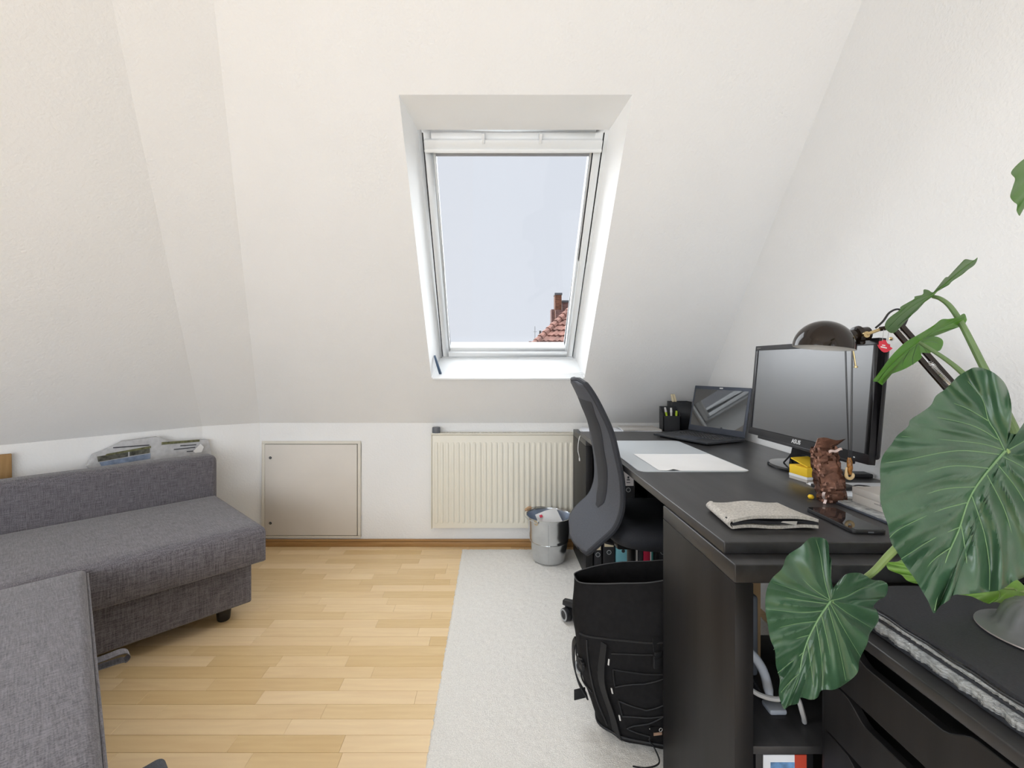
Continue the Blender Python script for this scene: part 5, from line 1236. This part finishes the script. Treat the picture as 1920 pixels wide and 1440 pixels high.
def leaf(outline, jn, mid, veins, depth, m, mv, bulge=.010, sig=16, rings=26, vr=.0012, sub=5, curl=0, wav=.006, thick=.0009, mr=1.0):
    """heart-shaped blade: outline and veins traced, laid on a curved surface depth(x, y) at its real distance"""
    o2 = smooth_pts([V(x, y, 0) for x, y in outline] + [V(*outline[0], 0)], sub)[:-1]
    lines = [mid] + veins; W = max(math.hypot(p.x-jn[0], p.y-jn[1]) for p in o2)
    def dep(x, y, s=0, k=0):
        d = depth(x, y); dv = min(seg_dist(x, y, l) for l in lines)
        d -= bulge * (1 - math.exp(-(dv/sig)**2)) * (1 - .45*s)
        d += curl * (seg_dist(x, y, mid)/W)**2 + wav * s**4 * math.sin(k)
        return d
    n = len(o2); vs = [aty(jn[0], jn[1], dep(*jn))]; fs = []
    for r_ in range(1, rings+1):
        s = (r_/rings) ** .85
        for i, p in enumerate(o2):
            x, y = jn[0] + (p.x-jn[0])*s, jn[1] + (p.y-jn[1])*s
            vs.append(aty(x, y, dep(x, y, s, i*.55)))
    def ix(r_, i): return 0 if r_ == 0 else 1 + (r_-1)*n + i % n
    for i in range(n): fs.append((0, ix(1,i), ix(1,i+1)))
    for r_ in range(1, rings):
        for i in range(n): fs.append((ix(r_,i), ix(r_+1,i), ix(r_+1,i+1), ix(r_,i+1)))
    N_ = len(vs)
    dirs = [(v - V(0,0,CH)).normalized() for v in vs]
    vs2 = [v + dd*thick for v, dd in zip(vs, dirs)]
    fs2 = [tuple(N_ + j for j in f[::-1]) for f in fs]
    rim = [(ix(rings,i), ix(rings,i+1), N_+ix(rings,i+1), N_+ix(rings,i)) for i in range(n)]
    bl = part(plant, 'leaf', MB().add(vs + vs2, fs + fs2 + rim), m, ang=60)
    def along_px(line, r0, r1, name):
        pts = smooth_pts([V(x, y, 0) for x, y in line], 6)
        P = [aty(p.x, p.y, dep(p.x, p.y) - .0004) for p in pts]; k = len(P)
        return MB().tube(P, [r0 + (r1-r0)*i/(k-1) for i in range(k)], 6)
    part(bl, 'midrib', along_px(mid, vr*2.6*mr, vr*.7, 'm'), mv)
    if veins:
        mb = MB()
        for l in veins: q = along_px(l, vr, vr*.35, 'v'); mb.add(q.v, q.f)
        part(bl, 'side_veins', mb, mv)
    return bl
def stem(pxs, r0, r1, m=None, end=True):
    pts = [aty(x, y, d) for x, y, d in pxs] + ([root + V(random.uniform(-.02,.02), random.uniform(-.02,.02), 0), root - V(0,0,.02)] if end else [])
    pts = smooth_pts(pts, 7); k = len(pts)
    return part(plant, 'stem', MB().tube(pts, [r0 + (r1-r0)*i/(k-1) for i in range(k)], 10), m or M['stem'])
# large leaf
bigd = lambda x, y: .66 + .00018*(x-1882) - .00012*(y-845)
big_out = [(1893,812),(1897,780),(1895,750),(1885,720),(1865,700),(1845,691),(1827,689),(1815,694),(1797,705),(1785,717),(1772,730),(1755,742),(1745,760),(1725,775),(1707,787),(1702,800),(1682,817),(1672,832),(1655,855),(1650,880),(1651,910),(1650,935),(1656,960),(1665,985),(1670,1015),(1682,1035),(1697,1060),(1715,1085),(1727,1105),(1740,1127),(1751,1150),(1762,1137),(1780,1125),(1787,1116),(1815,1114),(1850,1110),(1872,1107),(1887,1100),(1900,1090),(1920,1082),(1948,1060),(1968,1030),(1988,990),(2006,940),(2020,890),(2025,840),(2015,795),(1995,765),(1970,752),(1945,760),(1925,785),(1908,812)]
big_mid = [(1884,846),(1866,866),(1835,905),(1815,940),(1797,995),(1772,1055),(1752,1145)]
big_v = [[(1883,843),(1868,812),(1853,787),(1842,749),(1815,715)],[(1853,789),(1809,764),(1762,748)],[(1871,824),(1818,796),(1730,778)],[(1880,843),(1840,832),(1778,825),(1690,818)],[(1873,852),(1795,845),(1700,862),(1660,868)],[(1853,878),(1782,874),(1700,897),(1655,912)],[(1829,913),(1764,918),(1690,945),(1658,962)],[(1815,942),(1760,957),(1690,990),(1668,1008)],[(1800,988),(1750,1010),(1690,1048)],[(1785,1025),(1750,1050),(1718,1088)],
         [(1886,846),(1920,827),(1975,790)],[(1880,856),(1930,885),(1990,950)],[(1868,868),(1915,930),(1960,1030)],[(1850,890),(1885,960),(1905,1040),(1905,1082)],[(1822,930),(1845,1000),(1855,1060),(1855,1106)],[(1802,985),(1812,1050),(1812,1110)]]
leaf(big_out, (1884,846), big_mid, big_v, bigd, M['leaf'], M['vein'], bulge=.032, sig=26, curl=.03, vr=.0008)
# low front leaf
lowd = lambda x, y: .735 - .00012*(y-1127) + .0002*(x-1557)
low_out = [(1562,1103),(1555,1063),(1559,1049),(1548,1031),(1554,1023),(1546,1010),(1520,1008),(1501,1025),(1476,1042),(1466,1066),(1447,1085),(1437,1108),(1435,1140),(1439,1168),(1444,1197),(1453,1220),(1455,1248),(1462,1274),(1460,1299),(1465,1320),(1471,1330),(1480,1323),(1496,1319),(1501,1308),(1520,1312),(1533,1308),(1541,1294),(1565,1293),(1588,1280),(1608,1261),(1612,1236),(1626,1207),(1631,1188),(1647,1165),(1645,1146),(1638,1137),(1648,1125),(1661,1117),(1665,1098),(1655,1089),(1636,1087),(1623,1079),(1610,1074),(1588,1076),(1573,1089)]
low_mid = [(1557,1127),(1537,1156),(1517,1194),(1505,1229),(1495,1277),(1471,1328)]
low_v = [[(1556,1124),(1546,1088),(1538,1040),(1530,1012)],[(1556,1125),(1520,1100),(1478,1056)],[(1554,1126),(1510,1112),(1450,1092)],[(1552,1132),(1500,1125),(1440,1115)],[(1545,1145),(1500,1148),(1438,1142)],[(1532,1165),(1490,1170),(1442,1182)],[(1520,1190),(1485,1200),(1450,1218)],[(1508,1222),(1485,1240),(1458,1262)],[(1499,1262),(1480,1280),(1463,1300)],
         [(1558,1126),(1585,1119),(1620,1102),(1655,1100)],[(1560,1128),(1590,1150),(1636,1178)],[(1556,1130),(1580,1175),(1614,1232)],[(1552,1135),(1570,1200),(1586,1276)],[(1540,1152),(1555,1220),(1562,1290)],[(1530,1168),(1540,1230),(1543,1290)],[(1514,1205),(1522,1260),(1528,1308)]]
leaf(low_out, (1557,1127), low_mid, low_v, lowd, M['leaf'], M['vein'], bulge=.020, sig=16, curl=.03, vr=.0007)
# upper leaf seen nearly edge-on (underside), slanting in depth
def upd(x, y):
    # axis from (1665,615) to (1833,484)
    ax, ay = 168/213, -131/213; s = (x-1749)*ax + (y-556)*ay; t = -(x-1749)*ay + (y-556)*ax
    return .86 - .0005*s + .0035*t
up_out = [(1749,556),(1764,541),(1778,535),(1786,527),(1804,515),(1816,505),(1828,496),(1833,483),(1825,488),(1810,486),(1802,494),(1797,505),(1782,518),(1773,520),(1768,527),(1766,537),(1750,548),(1741,544),(1732,543),(1730,552),(1715,556),(1713,561),(1689,575),(1687,581),(1665,598),(1659,613),(1669,624),(1680,622),(1687,611),(1703,596),(1721,581),(1731,569)]
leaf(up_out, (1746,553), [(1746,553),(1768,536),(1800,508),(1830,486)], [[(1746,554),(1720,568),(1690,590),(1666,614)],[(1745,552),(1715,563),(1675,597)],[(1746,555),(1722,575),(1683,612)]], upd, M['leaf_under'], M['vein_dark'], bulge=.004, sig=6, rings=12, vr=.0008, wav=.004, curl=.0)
# mid leaf, backlight put into its brighter green: folded blade
def mdd(x, y):
    s = (x-1721)*.78 - (y-640)*.62; t = (x-1721)*.62 + (y-640)*.78
    return .84 - .0006*s + .0022*t
md_up = [(1813,600),(1808,588),(1794,595),(1779,598),(1765,599),(1749,611),(1721,628),(1700,640),(1681,657),(1666,674),(1648,699),(1637,714),(1645,716),(1655,722),(1657,708),(1670,702),(1700,690),(1727,672),(1727,662),(1744,662),(1746,656),(1761,658),(1768,647),(1767,637),(1755,631),(1735,631),(1752,624),(1782,617),(1806,610)]
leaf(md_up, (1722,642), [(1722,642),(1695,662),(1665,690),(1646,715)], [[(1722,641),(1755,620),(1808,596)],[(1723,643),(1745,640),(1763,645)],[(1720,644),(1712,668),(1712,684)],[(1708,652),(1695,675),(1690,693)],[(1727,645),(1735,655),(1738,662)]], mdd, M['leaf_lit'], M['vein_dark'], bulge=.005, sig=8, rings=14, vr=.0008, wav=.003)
# top right leaf entering the frame
tpd = lambda x, y: .70 + .0006*(x-1912)
leaf([(1950,285),(1920,298),(1896,322),(1903,335),(1899,350),(1894,368),(1900,378),(1907,384),(1906,395),(1912,405),(1914,390),(1930,380),(1955,372),(1985,350),(2000,310),(1985,280)], (1965,310), [(1965,310),(1940,340),(1912,400)], [[(1960,318),(1930,315),(1900,322)],[(1950,330),(1925,335),(1902,350)],[(1935,352),(1915,362),(1902,376)],[(1965,312),(1985,320)]], tpd, M['leaf_under'], M['vein_dark'], bulge=.006, sig=10, rings=14, vr=.0009)
# pale leaf behind the large one
pld = lambda x, y: .785 + .0001*(y-1080)
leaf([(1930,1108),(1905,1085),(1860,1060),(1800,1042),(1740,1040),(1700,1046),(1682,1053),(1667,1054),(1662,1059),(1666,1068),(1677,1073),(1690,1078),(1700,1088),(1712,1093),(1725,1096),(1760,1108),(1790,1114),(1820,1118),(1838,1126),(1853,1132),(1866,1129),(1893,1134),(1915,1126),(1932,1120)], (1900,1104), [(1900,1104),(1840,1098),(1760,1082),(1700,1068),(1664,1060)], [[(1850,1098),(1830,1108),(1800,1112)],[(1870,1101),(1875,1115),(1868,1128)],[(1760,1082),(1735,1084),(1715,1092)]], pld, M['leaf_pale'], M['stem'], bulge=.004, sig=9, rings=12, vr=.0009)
stem([(1749,556,.86),(1763,560,.85),(1780,573,.845),(1797,597,.84),(1815,630,.83),(1840,680,.82),(1868,735,.80),(1897,795,.79),(1918,840,.78),(1975,930,.76)], .0032, .0085, M['stem_dark'])
stem([(1722,641,.845),(1745,655,.84),(1775,675,.83),(1803,698,.82),(1850,745,.80),(1905,820,.79),(1985,960,.76)], .0028, .007, M['stem_dark'])
stem([(1557,1127,.738),(1575,1118,.765),(1610,1093,.79),(1640,1070,.785),(1668,1040,.775),(1700,1010,.77),(1760,960,.76),(1850,930,.77),(1960,970,.76)], .0042, .008)
stem([(1884,846,.662),(1905,860,.69),(1940,900,.71),(1985,980,.72)], .005, .009)
stem([(1965,310,.735),(2000,400,.75),(2040,600,.76),(2060,850,.75)], .004, .009)
stem([(1900,1104,.79),(1935,1112,.785),(1990,1120,.77)], .004, .006)
